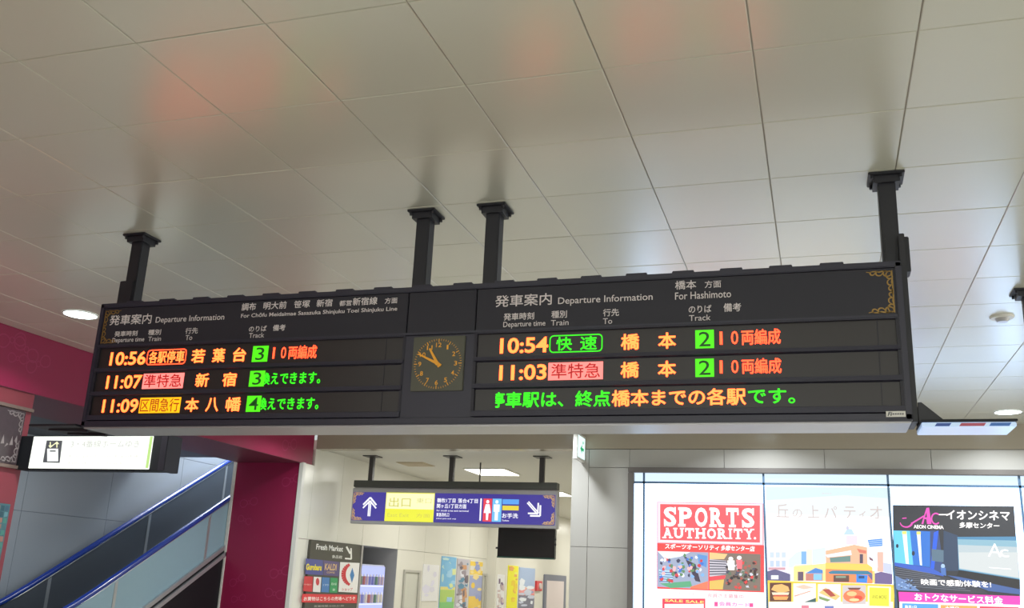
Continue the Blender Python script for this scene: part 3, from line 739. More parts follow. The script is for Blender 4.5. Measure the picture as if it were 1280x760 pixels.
# slab-serif capitals built letter by letter: (character, serif strokes in cell units)
SER = {'S': [(.03, .0, .16, .36), (.84, .62, .97, 1.)], 'P': [(-.1, 0, .5, .14), (-.1, .86, .3, 1)], 'O': [], 'R': [(-.1, 0, .48, .14), (-.1, .86, .3, 1), (.68, 0, 1.1, .14)],
       'T': [(.22, 0, .78, .13), (0, .62, .12, .9), (.88, .62, 1, .9)], 'A': [(-.12, 0, .36, .12), (.64, 0, 1.12, .12), (.3, .86, .6, 1)],
       'U': [(-.12, .87, .36, 1), (.64, .87, 1.12, 1)], 'H': [(-.12, 0, .34, .13), (.66, 0, 1.12, .13), (-.12, .87, .34, 1), (.66, .87, 1.12, 1)],
       'I': [(-.6, 0, 1.6, .13), (-.6, .87, 1.6, 1)], 'Y': [(.25, 0, .75, .12), (-.1, .87, .36, 1), (.64, .87, 1.1, 1)]}
def slab(s, x0, y0, x1, y1, sl):
    n = len(s); wts = [.42 if c == 'I' else 1 for c in s]; tot = sum(wts); x = x0
    for c, wt in zip(s, wts):
        cw = (x1-x0)*wt/tot; g = cw*(.1 if c != 'I' else .3); a, b = x+g, x+cw-g; dy = sl*((a+b)/2-x0)
        A.text(W, c, a, y0+dy, b, y1+dy, .035)
        for q in SER[c]: A.rect(W, a+(b-a)*q[0], y1+dy-(y1-y0)*q[3], a+(b-a)*q[2], y1+dy-(y1-y0)*q[1])
        x += cw
slab('SPORTS', 132, 160, 688, 275, .014); slab('AUTHORITY', 132, 283, 680, 345, .014); A.ell(W, 683, 346, 7, 7)
A.text(W, 'スポーツオーソリティ', 148, 382, 468, 414, .03, .1); A.text(W, '多摩センター店', 480, 390, 680, 422, .03, .1)
A.text((220, 160, 172), 'ただいまセール', 205, 668, 385, 690, .0); A.text((244, 130, 150), '会員さま募集中!', 400, 676, 625, 702, .01)
A.build('poster_lettering', M_POS, p1)
A = Art(WQ, 800, 600, 4.75, base=.003)
A.poly((150, 160, 185), (104, 422), (406, 430), (406, 650), (104, 634))
A.poly((225, 235, 240), (104, 422), (300, 428), (240, 455), (150, 470))
A.poly((86, 160, 120), (118, 615), (300, 600), (310, 634), (180, 642)); A.poly((228, 120, 90), (300, 634), (404, 600), (404, 650), (300, 645))
A.poly((170, 205, 225), (112, 530), (198, 540), (192, 612), (122, 606))
for k in range(5): A.line((70, 90, 150), 114, 545+k*14, 196, 552+k*13, 5)
A.poly((60, 50, 70), (270, 470), (330, 500), (360, 606), (330, 600))
A.poly((90, 140, 200), (340, 440), (400, 450), (395, 520), (350, 500))
A.blotch(110, 430, 400, 620, [(60, 110, 200), (200, 60, 70), (235, 240, 250), (60, 60, 90), (120, 170, 220), (250, 180, 180), (90, 130, 90)], 70, 15, 15, 11)
A.poly((120, 105, 95), (413, 430), (716, 440), (716, 660), (413, 650)); A.poly((236, 190, 130), (413, 430), (520, 440), (500, 470), (413, 470))
A.poly((190, 185, 195), (413, 470), (515, 480), (515, 560), (413, 575))
for k in range(6): A.line((60, 62, 80), 413, 480+k*16, 515, 486+k*14, 6)
A.poly((214, 180, 90), (413, 600), (500, 590), (492, 650), (413, 650)); A.poly((230, 70, 80), (413, 574), (510, 566), (505, 586), (413, 600))
A.blotch(500, 470, 714, 655, [(60, 40, 40), (170, 80, 70), (200, 200, 210), (90, 110, 90), (70, 70, 90), (210, 60, 60), (30, 30, 40)], 80, 16, 13, 5)
A.ell(W, 540, 468, 14, 12).poly(W, (520, 478), (562, 478), (562, 535), (525, 535)).ell((250, 240, 240), 590, 462, 14, 12).poly((240, 110, 120), (572, 474), (608, 474), (606, 528), (578, 528))
A.build('shop_photo', M_POS, p1)
A = Art(WQ, 800, 600, 4.75, base=.003)
A.rect((226, 50, 80), 133, 704, 388, 985).rect(W, 146, 736, 378, 970).text((255, 220, 120), 'SALE SALE', 148, 712, 380, 728, .02)
A.rect((222, 224, 246), 425, 718, 690, 985).text((240, 110, 170), '会員カード', 470, 726, 650, 750, .02).rect((228, 70, 140), 442, 724, 462, 750).rect((228, 70, 140), 650, 732, 672, 754)
A.build('offer_boxes', M_POS, p1)

# poster 2
p2 = tag(empty('shopping_poster', (WQ.px(1035, 700)[0], 12.36, 1.3)), 'backlit pale shopping terrace poster with orange building and food pictures, middle of the three', 'poster', 'backlit posters in the lightbox')
A = Art(WQ, 950, 600, 4.753, base=.0005)
A.poly((252, 253, 255), (34, 40), (776, 44), (784, 1005), (34, 1005)); A.build('sheet', M_POS, p2)
A = Art(WQ, 950, 600, 4.753, base=.0015)
A.poly((196, 216, 222), (34, 40), (776, 44), (776, 110), (500, 90), (34, 120))
A.poly((212, 219, 222), (34, 120), (500, 90), (776, 110), (776, 220), (34, 200))
A.build('sky_print', M_POS, p2)
A = Art(WQ, 950, 600, 4.753, base=.0025)
for i, (c, a, b, h) in enumerate((('丘', 95, 172, 80), ('の', 195, 250, 50), ('上', 283, 352, 75), ('パ', 380, 458, 70), ('テ', 498, 568, 70), ('ィ', 588, 628, 45), ('オ', 652, 726, 75))):
    A.text((190, 178, 176), c, a, 222-h+i*1.5, b, 222+i*1.5, -.004)
A.text((205, 195, 190), 'OKANOUE', 365, 76, 425, 84, 0)
A.build('poster_lettering', M_POS, p2)
A = Art(WQ, 950, 600, 4.753, base=.002)
A.poly((222, 216, 232), (36, 400), (70, 385), (140, 385), (172, 430), (180, 595), (36, 595))
A.ell((236, 238, 248), 105, 392, 42, 18)
for a in (60, 95, 130): A.rect((190, 205, 228), a, 430, a+22, 460).rect((180, 196, 222), a, 480, a+22, 515)
A.rect((200, 150, 160), 50, 520, 150, 534).poly((96, 92, 130), (36, 545), (90, 530), (180, 560), (180, 600), (36, 600)).rect((225, 235, 240), 66, 566, 110, 590)
A.poly((206, 222, 246), (172, 470), (215, 430), (250, 420), (390, 400), (390, 510), (172, 520))
A.poly((246, 216, 190), (205, 505), (300, 500), (330, 510), (385, 510), (385, 600), (200, 600))
A.rect((120, 170, 226), 246, 425, 276, 500); A.rect((250, 222, 204), 276, 412, 310, 505)
A.poly((222, 206, 216), (512, 330), (578, 330), (580, 385), (512, 385)).poly((180, 205, 228), (496, 325), (518, 290), (545, 292), (562, 325)).ell((190, 190, 210), 520, 285, 8, 12)
A.poly((240, 214, 140), (200, 515), (392, 495), (392, 600), (368, 600), (368, 530), (265, 545), (265, 600), (200, 600))
A.rect((96, 76, 100), 225, 545, 258, 598).poly((70, 130, 200), (270, 555), (330, 522), (372, 535), (374, 555)).rect((190, 120, 110), 272, 556, 372, 598).rect((130, 190, 225), 318, 558, 368, 594)
A.poly((238, 176, 142), (390, 420), (560, 385), (636, 400), (640, 520), (392, 510))
A.poly((240, 228, 240), (390, 445), (540, 418), (545, 445), (400, 460)).poly((104, 134, 130), (414, 462), (538, 450), (538, 486), (418, 490))
A.poly((206, 116, 96), (575, 408), (632, 420), (630, 438), (590, 432)).rect((80, 70, 90), 592, 440, 612, 495)
A.poly((242, 196, 90), (390, 492), (640, 500), (668, 520), (668, 540), (390, 528))
A.poly((240, 136, 84), (390, 528), (668, 540), (668, 615), (390, 606))
A.poly((50, 120, 150), (405, 548), (430, 538), (640, 540), (666, 556), (660, 562), (415, 558))
A.rect((96, 66, 60), 436, 566, 530, 606).rect((130, 150, 130), 450, 570, 510, 582).poly((50, 130, 220), (572, 560), (640, 566), (636, 612), (572, 608)).rect((30, 60, 110), 586, 570, 620, 585)
A.poly((86, 140, 214), (640, 356), (726, 348), (728, 392), (650, 398))
for k in range(3): A.line((190, 215, 245), 648, 366+k*11, 724, 358+k*12, 3)
A.rect((230, 176, 160), 696, 428, 732, 545).poly((220, 226, 240), (636, 400), (696, 440), (700, 520), (660, 510)).poly((120, 80, 90), (646, 455), (670, 470), (672, 482), (652, 474))
A.poly((108, 92, 140), (640, 565), (720, 545), (786, 560), (786, 620), (680, 616)).poly((190, 196, 224), (732, 490), (784, 500), (786, 560), (732, 545)).rect((236, 206, 120), 668, 540, 682, 612)
A.build('building_picture', M_POS, p2)
A = Art(WQ, 950, 600, 4.753, base=.0035)
A.poly((240, 196, 60), (36, 596), (798, 622), (798, 640), (36, 614)); A.poly((244, 206, 84), (36, 614), (798, 640), (798, 900), (36, 900)).rect((255, 252, 240), 52, 724, 790, 900)
A.rect((92, 52, 40), 58, 610, 186, 722).poly((232, 176, 106), (66, 652), (84, 624), (130, 618), (168, 634), (176, 660), (120, 672)).poly((240, 220, 190), (70, 668), (174, 668), (168, 684), (76, 684)).poly((196, 80, 60), (78, 682), (168, 682), (160, 692), (84, 692)).poly((226, 160, 90), (76, 692), (170, 692), (160, 712), (86, 712))
A.rect((238, 226, 222), 198, 614, 332, 726).poly((250, 245, 240), (202, 668), (280, 640), (330, 660), (250, 700)).poly((244, 190, 170), (210, 634), (260, 622), (320, 640), (260, 650)).poly((50, 90, 90), (262, 726), (332, 700), (332, 726)).line((220, 150, 130), 205, 690, 300, 660, 6)
A.rect((226, 216, 220), 344, 618, 480, 730).poly((216, 190, 120), (350, 670), (390, 640), (476, 690), (450, 714)).poly((170, 70, 60), (370, 650), (410, 648), (450, 688), (420, 694)).poly((120, 150, 90), (350, 690), (420, 712), (400, 722), (352, 706)).poly((240, 236, 240), (400, 640), (440, 630), (470, 660))
A.rect((200, 190, 190), 490, 626, 628, 738).ell((232, 120, 80), 560, 690, 66, 40).ell((244, 190, 130), 545, 676, 30, 14).ell((214, 70, 50), 585, 700, 24, 14).ell((246, 206, 150), 560, 712, 30, 9).poly((110, 60, 50), (520, 640), (600, 640), (590, 652), (530, 652))
A.poly((246, 240, 200), (640, 628), (778, 634), (776, 756), (640, 750)).poly((222, 224, 60), (650, 638), (766, 642), (766, 750), (650, 746)).text((170, 160, 40), 'AND MORE', 666, 684, 752, 706, .01)
A.rect((214, 120, 140), 246, 744, 290, 780).rect((110, 120, 180), 384, 748, 438, 780)
A.build('food_pictures', M_POS, p2)

# poster 3
p3 = tag(empty('cinema_poster', (WQ.px(1195, 700)[0], 12.36, 1.3)), 'backlit black and blue cinema poster with magenta lettering, right of the three', 'poster', 'backlit posters in the lightbox')
A = Art(WQ, 1110, 600, 4.753, base=.0005)
A.poly((38, 40, 50), (28, 148), (748, 156), (786, 700), (790, 1005), (36, 1005)); A.build('sheet', M_POS, p3)
A = Art(WQ, 1110, 600, 4.753, base=.0015)
A.poly((84, 176, 226), (32, 300), (250, 305), (262, 520), (40, 490)).poly((40, 110, 200), (130, 300), (250, 305), (262, 520), (150, 505))
A.poly((100, 196, 236), (32, 300), (130, 302), (150, 505), (40, 490))
A.poly((246, 250, 244), (84, 304), (110, 304), (124, 500), (106, 496)).poly((240, 248, 246), (170, 306), (192, 306), (202, 508), (190, 505)).rect((236, 220, 110), 84, 304, 110, 322).rect((236, 220, 110), 170, 306, 194, 324)
A.ell((30, 40, 60), 55, 392, 8, 12).ell((30, 40, 60), 150, 436, 9, 14)
A.poly((50, 70, 120), (250, 300), (300, 300), (330, 540), (250, 560)).poly((30, 90, 220), (272, 312), (300, 300), (270, 560), (250, 550)).poly((84, 110, 130), (260, 410), (410, 425), (410, 500), (260, 480)).poly((40, 60, 90), (330, 300), (415, 330), (420, 540), (330, 540))
A.poly((70, 130, 170), (412, 338), (762, 336), (784, 592), (420, 534)).poly((130, 172, 190), (414, 352), (764, 360), (782, 588), (422, 530)).poly((176, 190, 196), (416, 385), (768, 398), (780, 584), (424, 526)).poly((196, 202, 203), (420, 430), (772, 430), (778, 580), (424, 524))
A.poly((22, 22, 30), (420, 535), (784, 592), (785, 650), (400, 590)).poly((60, 90, 150), (350, 566), (420, 575), (785, 650), (786, 680), (600, 660))
A.poly((50, 90, 190), (36, 490), (250, 520), (330, 560), (330, 575), (36, 510)).poly((52, 54, 66), (38, 512), (330, 572), (560, 650), (600, 680), (120, 660), (38, 600))
for k in range(9): A.line((110, 116, 130), 42, 520+k*13, 250+k*30, 555+k*13, 3)
A.poly((100, 130, 180), (38, 565), (110, 600), (190, 660), (60, 655), (38, 640)).ell((160, 190, 220), 326, 512, 12, 14).poly((70, 110, 180), (312, 522), (342, 522), (346, 570), (316, 562))
A.blotch(44, 580, 180, 650, [(140, 170, 210), (80, 100, 150), (60, 70, 90)], 30, 12, 7, 9)
A.build('auditorium_picture', M_POS, p3)
A = Art(WQ, 1110, 600, 4.753, base=.003)
MG = (226, 70, 180)
A.poly(MG, (198, 262), (228, 166), (244, 164), (258, 262), (232, 262), (228, 232), (216, 232), (210, 262)).poly((38, 40, 50), (219, 222), (229, 190), (231, 222))
for i in range(10):
    t0, t1 = math.radians(175-i*17), math.radians(175-(i+1)*17)
    A.line(MG, 108+36*math.cos(t0), 250+30*math.sin(t0), 108+36*math.cos(t1), 250+30*math.sin(t1), 5+i*.8)
A.line(MG, 144, 256, 214, 214, 9).line(MG, 84, 228, 110, 226, 6)
for i in range(12):
    t0, t1 = math.radians(-50-i*22), math.radians(-50-(i+1)*22)
    A.line(MG, 284+26*math.cos(t0), 230+32*math.sin(t0), 284+26*math.cos(t1), 230+32*math.sin(t1), 9)
A.line(W, 302, 206, 350, 206, 7)
A.text(W, 'AEON CINEMA', 152, 268, 330, 290, .03).text(W, 'イオンシネマ', 342, 180, 722, 238, .035, .06).text(W, '多摩センター', 422, 252, 660, 288, .035, .1)
A.text(W, '映画で感動体験を!', 196, 594, 612, 632, .03)
A.text((252, 254, 255), 'A', 590, 378, 668, 456, -.004, .1).text((252, 254, 255), 'c', 664, 412, 716, 458, 0)
A.line((252, 254, 255), 600, 520, 730, 530, 4)
A.build('poster_lettering', M_POS, p3)
A = Art(WQ, 1110, 600, 4.753, base=.0035)
A.poly((232, 60, 176), (62, 664), (784, 690), (786, 742), (66, 722)).text(W, 'おトクなサービス料金', 158, 682, 682, 728, .035)
A.poly((250, 246, 252), (68, 722), (786, 742), (788, 985), (70, 985)).poly((80, 156, 226), (84, 732), (298, 738), (298, 960), (84, 960)).poly((240, 160, 90), (312, 742), (530, 748), (530, 960), (312, 960)).poly((222, 60, 90), (544, 750), (776, 756), (776, 960), (544, 960))
A.text(W, '毎月1日', 100, 744, 170, 770, .02).text(W, '水曜日', 340, 750, 420, 775, .02)
A.build('offer_band', M_POS, p3)

# ------------------------------------------------------------------ corridor: hanging blue sign
SYP = 13.25; G_ = Plane('Y', SYP)
sg = tag(empty('direction_sign', (-5.15, 13.3, 3.36)), 'long blue and yellow backlit direction sign hanging in the corridor opening', 'sign')
boxobj('hanger_bar', (-6.745, -3.556, 13.24, 13.4, 2.885, 2.985), mat('bar_grey_green', (72, 74, 70), .4), sg, .005)
boxobj('sign_frame', (-6.76, -3.55, 13.262, 13.40, 2.345, 2.87), mat('sign_frame_silver', (176, 176, 176), .35, metal=.3), sg, .006)
boxobj('upper_panel', (-6.74, -3.57, 13.29, 13.37, 2.865, 2.89), m_alu, sg)
for x in (-6.50, -5.19, -3.80):
    pz = boxobj('hanger_pole', (x-.035, x+.035, 13.28, 13.35, 2.98, 3.352), mat('pole_dark', (62, 60, 60), .4), sg, .004)
    boxobj('ceiling_plate', (x-.115, x+.115, 13.2, 13.43, 3.345, 3.36), mat('pole_dark', (62, 60, 60), .4), pz, .003)
gx = lambda u: G_.px(u, 636)[0]
# face is laid out by its own millimetres: left to right
fx0, fx1, fz0, fz1 = -6.735, -3.575, 2.392, 2.81
BL = (56, 46, 142)
def face(name, x0, x1, c, k=1.0):
    mb = MB(); mb.box(x0, x1, 13.250, 13.263, fz0, fz1, c); return mb.build(name, M_LIT, sg)
ya, yb = gx(481.5), gx(542.5)
face('blue_face', fx0, ya, BL); face('yellow_face', ya, yb, (232, 232, 60)); face('blue_face', yb, fx1, BL)
mb = MB(); mb.box(ya+.01, yb-.01, 13.246, 13.2499, fz0+.18, fz1-.01, (252, 252, 190)); mb.build('yellow_glare', M_LIT, sg)
mb = MB()
def grect(x0, z0, x1, z1, c, off=.006): globals()['mb'].flat(G_, [(x0, z0), (x1, z0), (x1, z1), (x0, z1)], off, c)
def gbar(x0, z0, x1, z1, w_, c, off=.006):
    d = math.hypot(x1-x0, z1-z0); nx, nz = -(z1-z0)/d*w_/2, (x1-x0)/d*w_/2
    mb.flat(G_, [(x0+nx, z0+nz), (x1+nx, z1+nz), (x1-nx, z1-nz), (x0-nx, z0-nz)], off, c)
def arrow(cx, cz, s, ang):
    c_, s_ = math.cos(ang), math.sin(ang)
    T = lambda x, z: (cx+s*(x*c_-z*s_), cz+s*(x*s_+z*c_))
    for a, b, w_ in (((-.09, -1), (-.09, .6), .13), ((.09, -1), (.09, .6), .13), ((-.75, .15), (0, .9), .17), ((.75, .15), (0, .9), .17), ((-.75, -.18), (0, .55), .15), ((.75, -.18), (0, .55), .15)):
        gbar(*T(*a), *T(*b), w_*s, (252, 252, 255))
arrow(gx(462), 2.60, .145, 0)
mb.build('arrow', M_LIT, sg); mb = MB()
arrow(gx(668), 2.605, .14, math.radians(-135))
mb.build('arrow', M_LIT, sg)
def sign_text(*a):
    mb = MB(); put_text(mb, *a); mb.build('sign_lettering', M_LIT, sg)
sign_text('出口', G_, (gx(486), 2.6, gx(513), 2.74), .006, 0, (196, 190, 96)); sign_text('East Exit', G_, (gx(485), 2.455, gx(512), 2.51), .006, 0, (206, 204, 90))
sign_text('東口', G_, (gx(520), 2.66, gx(539), 2.735), .006, 0, (204, 200, 130)); sign_text('方面', G_, (gx(521), 2.455, gx(538), 2.51), .006, 0, (206, 200, 90))
WH = (246, 246, 255)
sign_text('鶴牧1丁目', G_, (gx(546), 2.675, gx(569), 2.74), .006, .02, WH); sign_text('落合4丁目', G_, (gx(572), 2.675, gx(597), 2.74), .006, .02, WH)
sign_text('関ヶ丘1丁目方面', G_, (gx(546), 2.595, gx(583), 2.66), .006, .02, WH); sign_text('for south area exit terminal', G_, (gx(546), 2.55, gx(586), 2.575), .006, .01, WH)
sign_text('東急改札口', G_, (gx(546), 2.475, gx(562), 2.53), .006, .02, WH); sign_text('ticket gate exit way', G_, (gx(546), 2.435, gx(571), 2.457), .006, .01, WH)
sign_text('お手洗', G_, (gx(628), 2.475, gx(648), 2.545), .006, .02, WH); sign_text('Toilets', G_, (gx(628), 2.43, gx(637), 2.452), .006, .01, WH)
mb = MB()
grect(gx(600), 2.43, gx(602), 2.745, WH); mb.build('divider_line', M_LIT, sg); mb = MB(); grect(gx(604), 2.42, gx(615), 2.745, (226, 60, 80)); mb.build('red_field', M_LIT, sg); mb = MB(); grect(gx(615.5), 2.42, gx(627), 2.745, (110, 190, 240)); mb.build('blue_field', M_LIT, sg)
def person(cx, c, skirt):
    mb = MB(); n = 10; mb.flat(G_, [(cx+.024*math.cos(2*PI*i/n), 2.70+.026*math.sin(2*PI*i/n)) for i in range(n)], .008, c)
    if skirt: mb.flat(G_, [(cx-.03, 2.665), (cx+.03, 2.665), (cx+.055, 2.54), (cx+.02, 2.54), (cx+.015, 2.44), (cx-.015, 2.44), (cx-.02, 2.54), (cx-.055, 2.54)], .008, c)
    else: mb.flat(G_, [(cx-.045, 2.665), (cx+.045, 2.665), (cx+.045, 2.56), (cx+.025, 2.56), (cx+.025, 2.44), (cx-.025, 2.44), (cx-.025, 2.56), (cx-.045, 2.56)], .008, c)
    mb.build('pictogram', M_LIT, sg)
person(gx(609.5), WH, True); person(gx(621), WH, False)
mb = MB(); grect(gx(628), 2.67, gx(648.5), 2.74, (90, 160, 236)); mb.build('blue_field', M_LIT, sg)
mb = MB(); grect(gx(628), 2.585, gx(648.5), 2.65, (226, 206, 60)); mb.build('yellow_field', M_LIT, sg)
mb = MB()
for cx, s1 in ((fx0+.01, 1), (fx1-.01, -1)):
    for cz_, s2 in ((fz0+.01, 1), (fz1-.01, -1)):
        mb = MB(); scroll(mb, G_, cx, cz_, .17, s1, s2, .009, off=.007); mb.build('corner_scroll', mat('sign_gold', (190, 160, 124), .5, emit=(176, 146, 112), strength=.45), sg)

# display monitor below the sign
tv = tag(empty('display_monitor', (-4.0, 13.36, 1.93)), 'switched-off black monitor hanging right under the direction sign', 'monitor')
boxobj('casing', (-4.43, -3.585, 13.33, 13.42, 1.93, 2.345), mat('monitor_black', (18, 20, 19), .25), tv, .008)
boxobj('screen', (-4.405, -3.61, 13.326, 13.331, 1.955, 2.325), mat('monitor_screen', (26, 28, 27), .16, noise=.3, nscale=5), tv)
boxobj('lower_edge', (-4.43, -3.585, 13.322, 13.332, 1.928, 1.948), mat('monitor_edge', (30, 66, 54), .4), tv)
for i in range(3): boxobj('knob', (-4.46+(.86 if i else 0), -4.43+(.86 if i else 0), 13.34, 13.37, 2.05+.07*i, 2.075+.07*i), m_black, tv)

rod = MB(); rod.cyl((-4.99, 14.0, 2.9), (-4.99, 14.0, 3.355), .012, n=10)
rod = rod.build('rod', mat('pole_dark', (62, 60, 60), .4)); 
rod.name = 'thin_rod'
tag(rod, 'thin dark rod hanging from the corridor ceiling behind the direction sign', 'rod')

# corridor ceiling lights
m_lf = mat('light_frame', (226, 224, 214), .4)
first = None
for y in (15.2, 18.9, 22.6, 26.3, 30.0):
    if first is None:
        cur = first = empty('panel_light', (-5.2, y, 3.36))
        boxobj('light_frame', (-5.57, -4.83, y-.44, y+.44, 3.345, 3.36), m_lf, cur, .003)
        boxobj('diffuser', (-5.54, -4.86, y-.41, y+.41, 3.338, 3.346), e_tube, cur)
    else:
        cur = first.copy(); col.objects.link(cur); cur.location = (-5.2, y, 3.36)
        for ch in list(first.children): c2 = ch.copy(); col.objects.link(c2); c2.parent = cur
    tag(cur, 'bright square ceiling light in the corridor, nearest, above the direction sign' if y < 16 else 'square ceiling light further down the corridor, partly or wholly hidden by the direction sign', 'ceiling light', 'square ceiling lights in the corridor')
vent = tag(empty('air_vent', (-6.2, 14.3, 3.36)), 'pale square air vent in the corridor ceiling above the direction sign', 'vent')
boxobj('vent_frame', (-6.42, -5.95, 14.0, 14.5, 3.352, 3.36), mat('vent_beige', (200, 186, 158), .5), vent)
for i in range(6): boxobj('slat', (-6.40, -5.97, 14.03+i*.075, 14.08+i*.075, 3.342, 3.353), mat('vent_beige', (200, 186, 158), .5), vent)

# ------------------------------------------------------------------ corridor wall items
CW = Plane('X', -6.97)
ad = tag(empty('market_sign', (-6.95, 13.2, 1.0)), 'dark shop directory board with coloured logo tiles beside the magenta pillar', 'sign')
boxobj('board', (-6.972, -6.93, 12.44, 14.12, .7, 2.055), mat('board_dark_olive', (72, 70, 62), .35, noise=.1, nscale=6), ad, .006)
AP = Plane('X', -6.93)
A = Art(AP, 360, 640, 6.336, base=.002)
A.text((236, 236, 232), 'Fresh Market', 222, 262, 436, 306, .025)
A.line((240, 240, 236), 462, 274, 492, 330, 15).line((240, 240, 236), 498, 286, 500, 372, 12).line((240, 240, 236), 450, 368, 502, 372, 12)
A.text((220, 220, 214), '食品館', 346, 342, 428, 368, .02)
A.poly((84, 86, 150), (140, 368), (276, 382), (276, 500), (136, 492)).poly((96, 84, 130), (280, 382), (404, 396), (404, 510), (280, 500))
A.text((236, 216, 50), 'Gurobaru', 142, 412, 266, 462, .05).text((218, 184, 130), 'KALDI', 290, 410, 384, 462, .03).text((214, 180, 130), 'COFFEE', 306, 472, 370, 486, .01)
A.poly((240, 238, 236), (412, 396), (566, 404), (548, 640), (398, 632))
for i in range(12):
    t0, t1 = math.radians(-66+i*11), math.radians(-66+(i+1)*11)
    wdt = 30*math.cos(math.radians(-60+i*11))+6
    A.line((206, 50, 60), 520-82*math.cos(t0), 496+88*math.sin(t0), 520-82*math.cos(t1), 496+88*math.sin(t1), wdt)
A.poly((70, 130, 190), (508, 440), (524, 500), (504, 562), (488, 500)).text((214, 80, 90), 'ショップ', 424, 600, 510, 624, .02)
A.poly((206, 60, 66), (128, 508), (196, 512), (190, 632), (116, 626)).poly((236, 230, 228), (202, 512), (262, 516), (254, 636), (194, 632)).poly((80, 130, 190), (268, 516), (328, 520), (322, 638), (260, 634)).poly((60, 160, 100), (334, 520), (392, 524), (388, 640), (326, 638))
A.ell((206, 60, 66), 232, 552, 14, 30).text((240, 220, 210), 'ベーカリー', 124, 568, 184, 582, .01).text((220, 235, 240), 'くすり', 276, 570, 318, 586, .01).text((225, 240, 225), '花の店', 340, 560, 382, 580, .01).text((226, 240, 226), '茶', 350, 606, 372, 626, .01)
A.poly((222, 60, 66), (112, 648), (546, 656), (542, 722), (104, 716)).text((248, 230, 226), 'お買物はこちらの売場へどうぞ', 122, 670, 530, 702, .03)
A.text((190, 188, 180), '営業時間10:00-21:00', 204, 736, 440, 752, .01)
A.build('logo_tiles', M_PRT, ad)
boxobj('side_rail', (-6.94, -6.92, 14.06, 14.12, .7, 2.05), m_alu, ad)

# niche with vending machine
niche = tag(empty('wall_niche', (-7.4, 14.85, 0)), kind='structure')
m_n = mat('niche_grey', (186, 186, 190), .45)
boxobj('niche_panel', (-7.85, -7.80, 14.15, 15.55, 0, 2.06), m_n, niche)
boxobj('niche_panel', (-7.85, -6.975, 14.11, 14.15, 0, 2.06), m_n, niche)
boxobj('niche_panel', (-7.80, -6.975, 15.55, 15.59, 0, 2.06), m_n, niche)
boxobj('niche_panel', (-7.85, -6.975, 14.15, 15.55, 2.06, 2.10), m_n, niche)
vm_ = tag(empty('vending_machine', (-7.35, 14.75, 0)), 'glowing blue-white vending machine in the grey wall niche', 'vending machine')
boxobj('cabinet', (-7.78, -7.05, 14.2, 15.25, .02, 1.78), mat('vending_white', (196, 200, 224), .3), vm_, .01)
mb = MB(); mb.box(-7.05, -7.03, 14.23, 15.22, .6, 1.75, (176, 186, 250)); mb.build('display_window', M_LIT, vm_)
VP = Plane('X', -7.03); mb = MB(); R2 = random.Random(4)
for rz in range(4):
    z = 1.46-rz*.28
    mb.flat(VP, [(14.24, z-.03), (15.2, z-.03), (15.2, z-.01), (14.24, z-.01)], .003, (226, 230, 255))
mb.build('shelf_strip', M_LIT, vm_)
for rz in range(4):
    z = 1.46-rz*.28
    for k in range(8):
        y = 14.3+k*.115; mbb = MB(); mbb.cyl((-7.012, y, z), (-7.012, y, z+.13), .026, n=10, c=R2.choice([(200, 180, 190), (120, 150, 120), (190, 120, 110), (150, 150, 200), (230, 220, 200)]))
        mbb.cyl((-7.012, y, z+.13), (-7.012, y, z+.17), .026, .011, 10, c=(230, 230, 240)); mbb.build('drink_bottle', M_PRT, vm_)

def wall_poster(name, label, px4, x, m, cols, seed, n=26, fill=None, zb=.9, txt=None, zones=()):
    """poster hung on a corridor wall; px4 = left, right and top of the sheet"""
    pl = Plane('X', x); u0, u1, v0, v1 = px4
    a0, zt = pl.px(u0, v0); a1, _ = pl.px(u1, v1)
    t = tag(empty(name, (x, (a0+a1)/2, zb)), label, 'poster')
    boxobj('sheet', (x-.001, x+.012, a0, a1, zb, zt), m, t)
    mb = MB(); R3 = random.Random(seed); off = .0135
    pl = Plane('X', x)
    for f0, f1, c in zones: mb.flat(pl, [(a0, zb+(zt-zb)*f0), (a1, zb+(zt-zb)*f0), (a1, zb+(zt-zb)*f1), (a0, zb+(zt-zb)*f1)], off, c); off += .0002
    for i in range(n):
        cy, cz_ = R3.uniform(a0+.1*(a1-a0), a1-.1*(a1-a0)), R3.uniform(zb+.05, zt-.04); rw, rh = (a1-a0)*R3.uniform(.08, .3), R3.uniform(.02, .09)
        k = R3.choice((4, 5, 7)); t0 = R3.random()*6
        pts = [(min(a1-.01, max(a0+.01, cy+rw*math.cos(t0+2*PI*j/k))), min(zt-.01, max(zb, cz_+rh*math.sin(t0+2*PI*j/k)))) for j in range(k)]
        mb.flat(pl, pts, off, R3.choice(cols)); off += .0002
    if txt:
        for s, f0, f1, c in txt: put_text(mb, s, pl, (a0+.08*(a1-a0), zb+(zt-zb)*f0, a1-.08*(a1-a0), zb+(zt-zb)*f1), off, .02, c); off += .0003
    mb.build('poster_print', M_PRT, t)
    return t
pr = lambda n_, c: mat(n_, c, .4)
wall_poster('wall_poster', 'blue and green tall poster, first of the row on the corridor wall', (552, 570, 695, 697), -6.97, pr('paper_blue', (120, 184, 226)), [(160, 206, 236), (130, 190, 228), (216, 226, 160), (190, 220, 220)], 1, 16, zones=((0, .25, (130, 196, 120)), (.25, .45, (176, 206, 110)), (.45, .5, (226, 216, 130))))
wall_poster('wall_poster', 'grey and white photo poster next to the blue one on the corridor wall', (571.5, 586, 698, 700), -6.97, pr('paper_grey', (190, 186, 196)), [(110, 100, 112), (226, 226, 236), (90, 140, 170), (200, 150, 110), (150, 140, 150)], 2, 34)
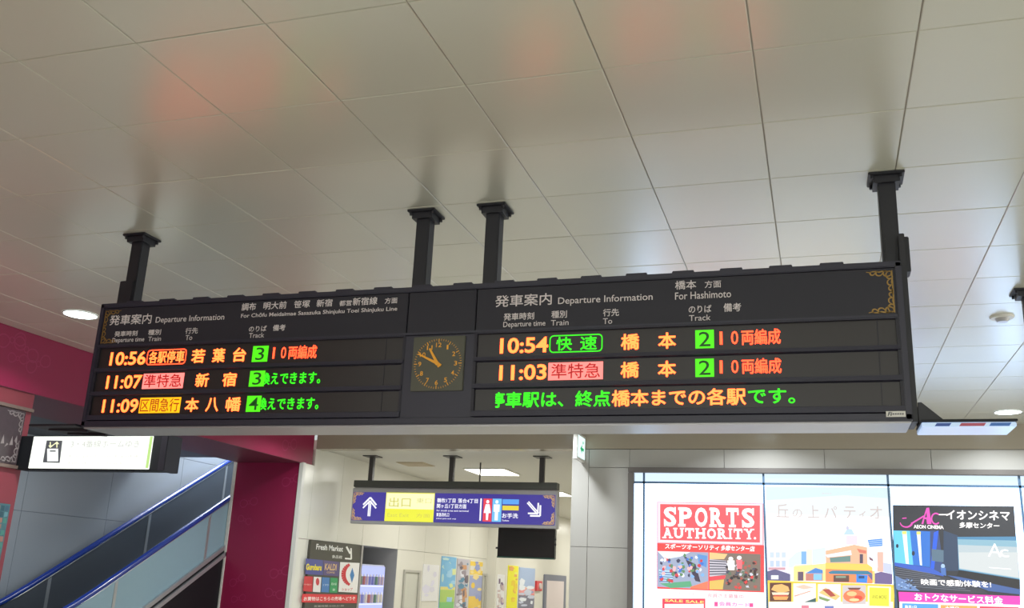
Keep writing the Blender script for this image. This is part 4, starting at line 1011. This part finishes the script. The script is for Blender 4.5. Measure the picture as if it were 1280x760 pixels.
wall_poster('wall_poster', 'white poster with yellow bands and blue picture on the corridor wall', (587.5, 603, 700, 702), -6.97, pr('paper_cream', (226, 222, 212)), [(236, 200, 80), (150, 160, 210), (150, 150, 190), (240, 216, 150)], 3, 14, zones=((0, .35, (236, 200, 90)), (.35, .72, (160, 168, 206)), (.74, .82, (240, 206, 80)), (.9, .98, (240, 206, 80))))
g0 = CW.px(552, 745)
mb = MB(); 
wall_poster('wall_notice', 'white notice sheet with small print between the door and blue poster', (529, 548.5, 705, 707), -6.97, pr('paper_white', (236, 236, 238)), [(222, 220, 236), (228, 226, 244)], 4, 8, zb=1.2)
wall_poster('wall_poster', 'pale narrow poster with dark figure just past the corridor corner', (622, 630.5, 718, 719), -6.75, pr('paper_white', (236, 236, 238)), [(150, 130, 170), (210, 190, 190), (120, 100, 130)], 5, 18)
wall_poster('wall_poster', 'bright yellow tall poster on the far corridor wall', (635, 647.5, 706.5, 708), -6.75, pr('paper_yellow', (242, 236, 40)), [(236, 190, 80), (240, 210, 60), (240, 240, 120), (230, 170, 100)], 6, 14)
wall_poster('wall_poster', 'blue poster with red patches right of the yellow one', (649, 668.5, 709, 711), -6.75, pr('paper_sky', (166, 186, 220)), [(200, 206, 226), (140, 160, 200), (230, 180, 160), (230, 236, 245)], 7, 14, zones=((0, .4, (120, 120, 140)), (.4, .55, (226, 130, 110)), (.42, .58, (232, 150, 150))))
fb = tag(empty('fire_bell', (-6.74, 23.6, 1.5)), 'small red alarm box on the far corridor wall', 'alarm')
boxobj('alarm_box', (-6.751, -6.70, 23.35, 23.85, 1.42, 1.66), mat('alarm_red', (214, 70, 76), .35), fb, .01)
mb = MB(); mb.cyl((-6.70, 23.6, 1.54), (-6.66, 23.6, 1.54), .07, n=16); mb.build('alarm_lamp', m_plate, fb)
nb = tag(empty('notice_frame', (-6.74, 25.2, 1.0)), 'grey framed notice board at the far end of the corridor', 'notice board')
boxobj('frame', (-6.751, -6.71, 24.1, 26.3, .9, 1.83), mat('nb_frame', (120, 124, 140), .4), nb, .01)
boxobj('sheet', (-6.712, -6.70, 24.3, 26.0, .9, 1.68), pr('paper_pink', (226, 214, 214)), nb)
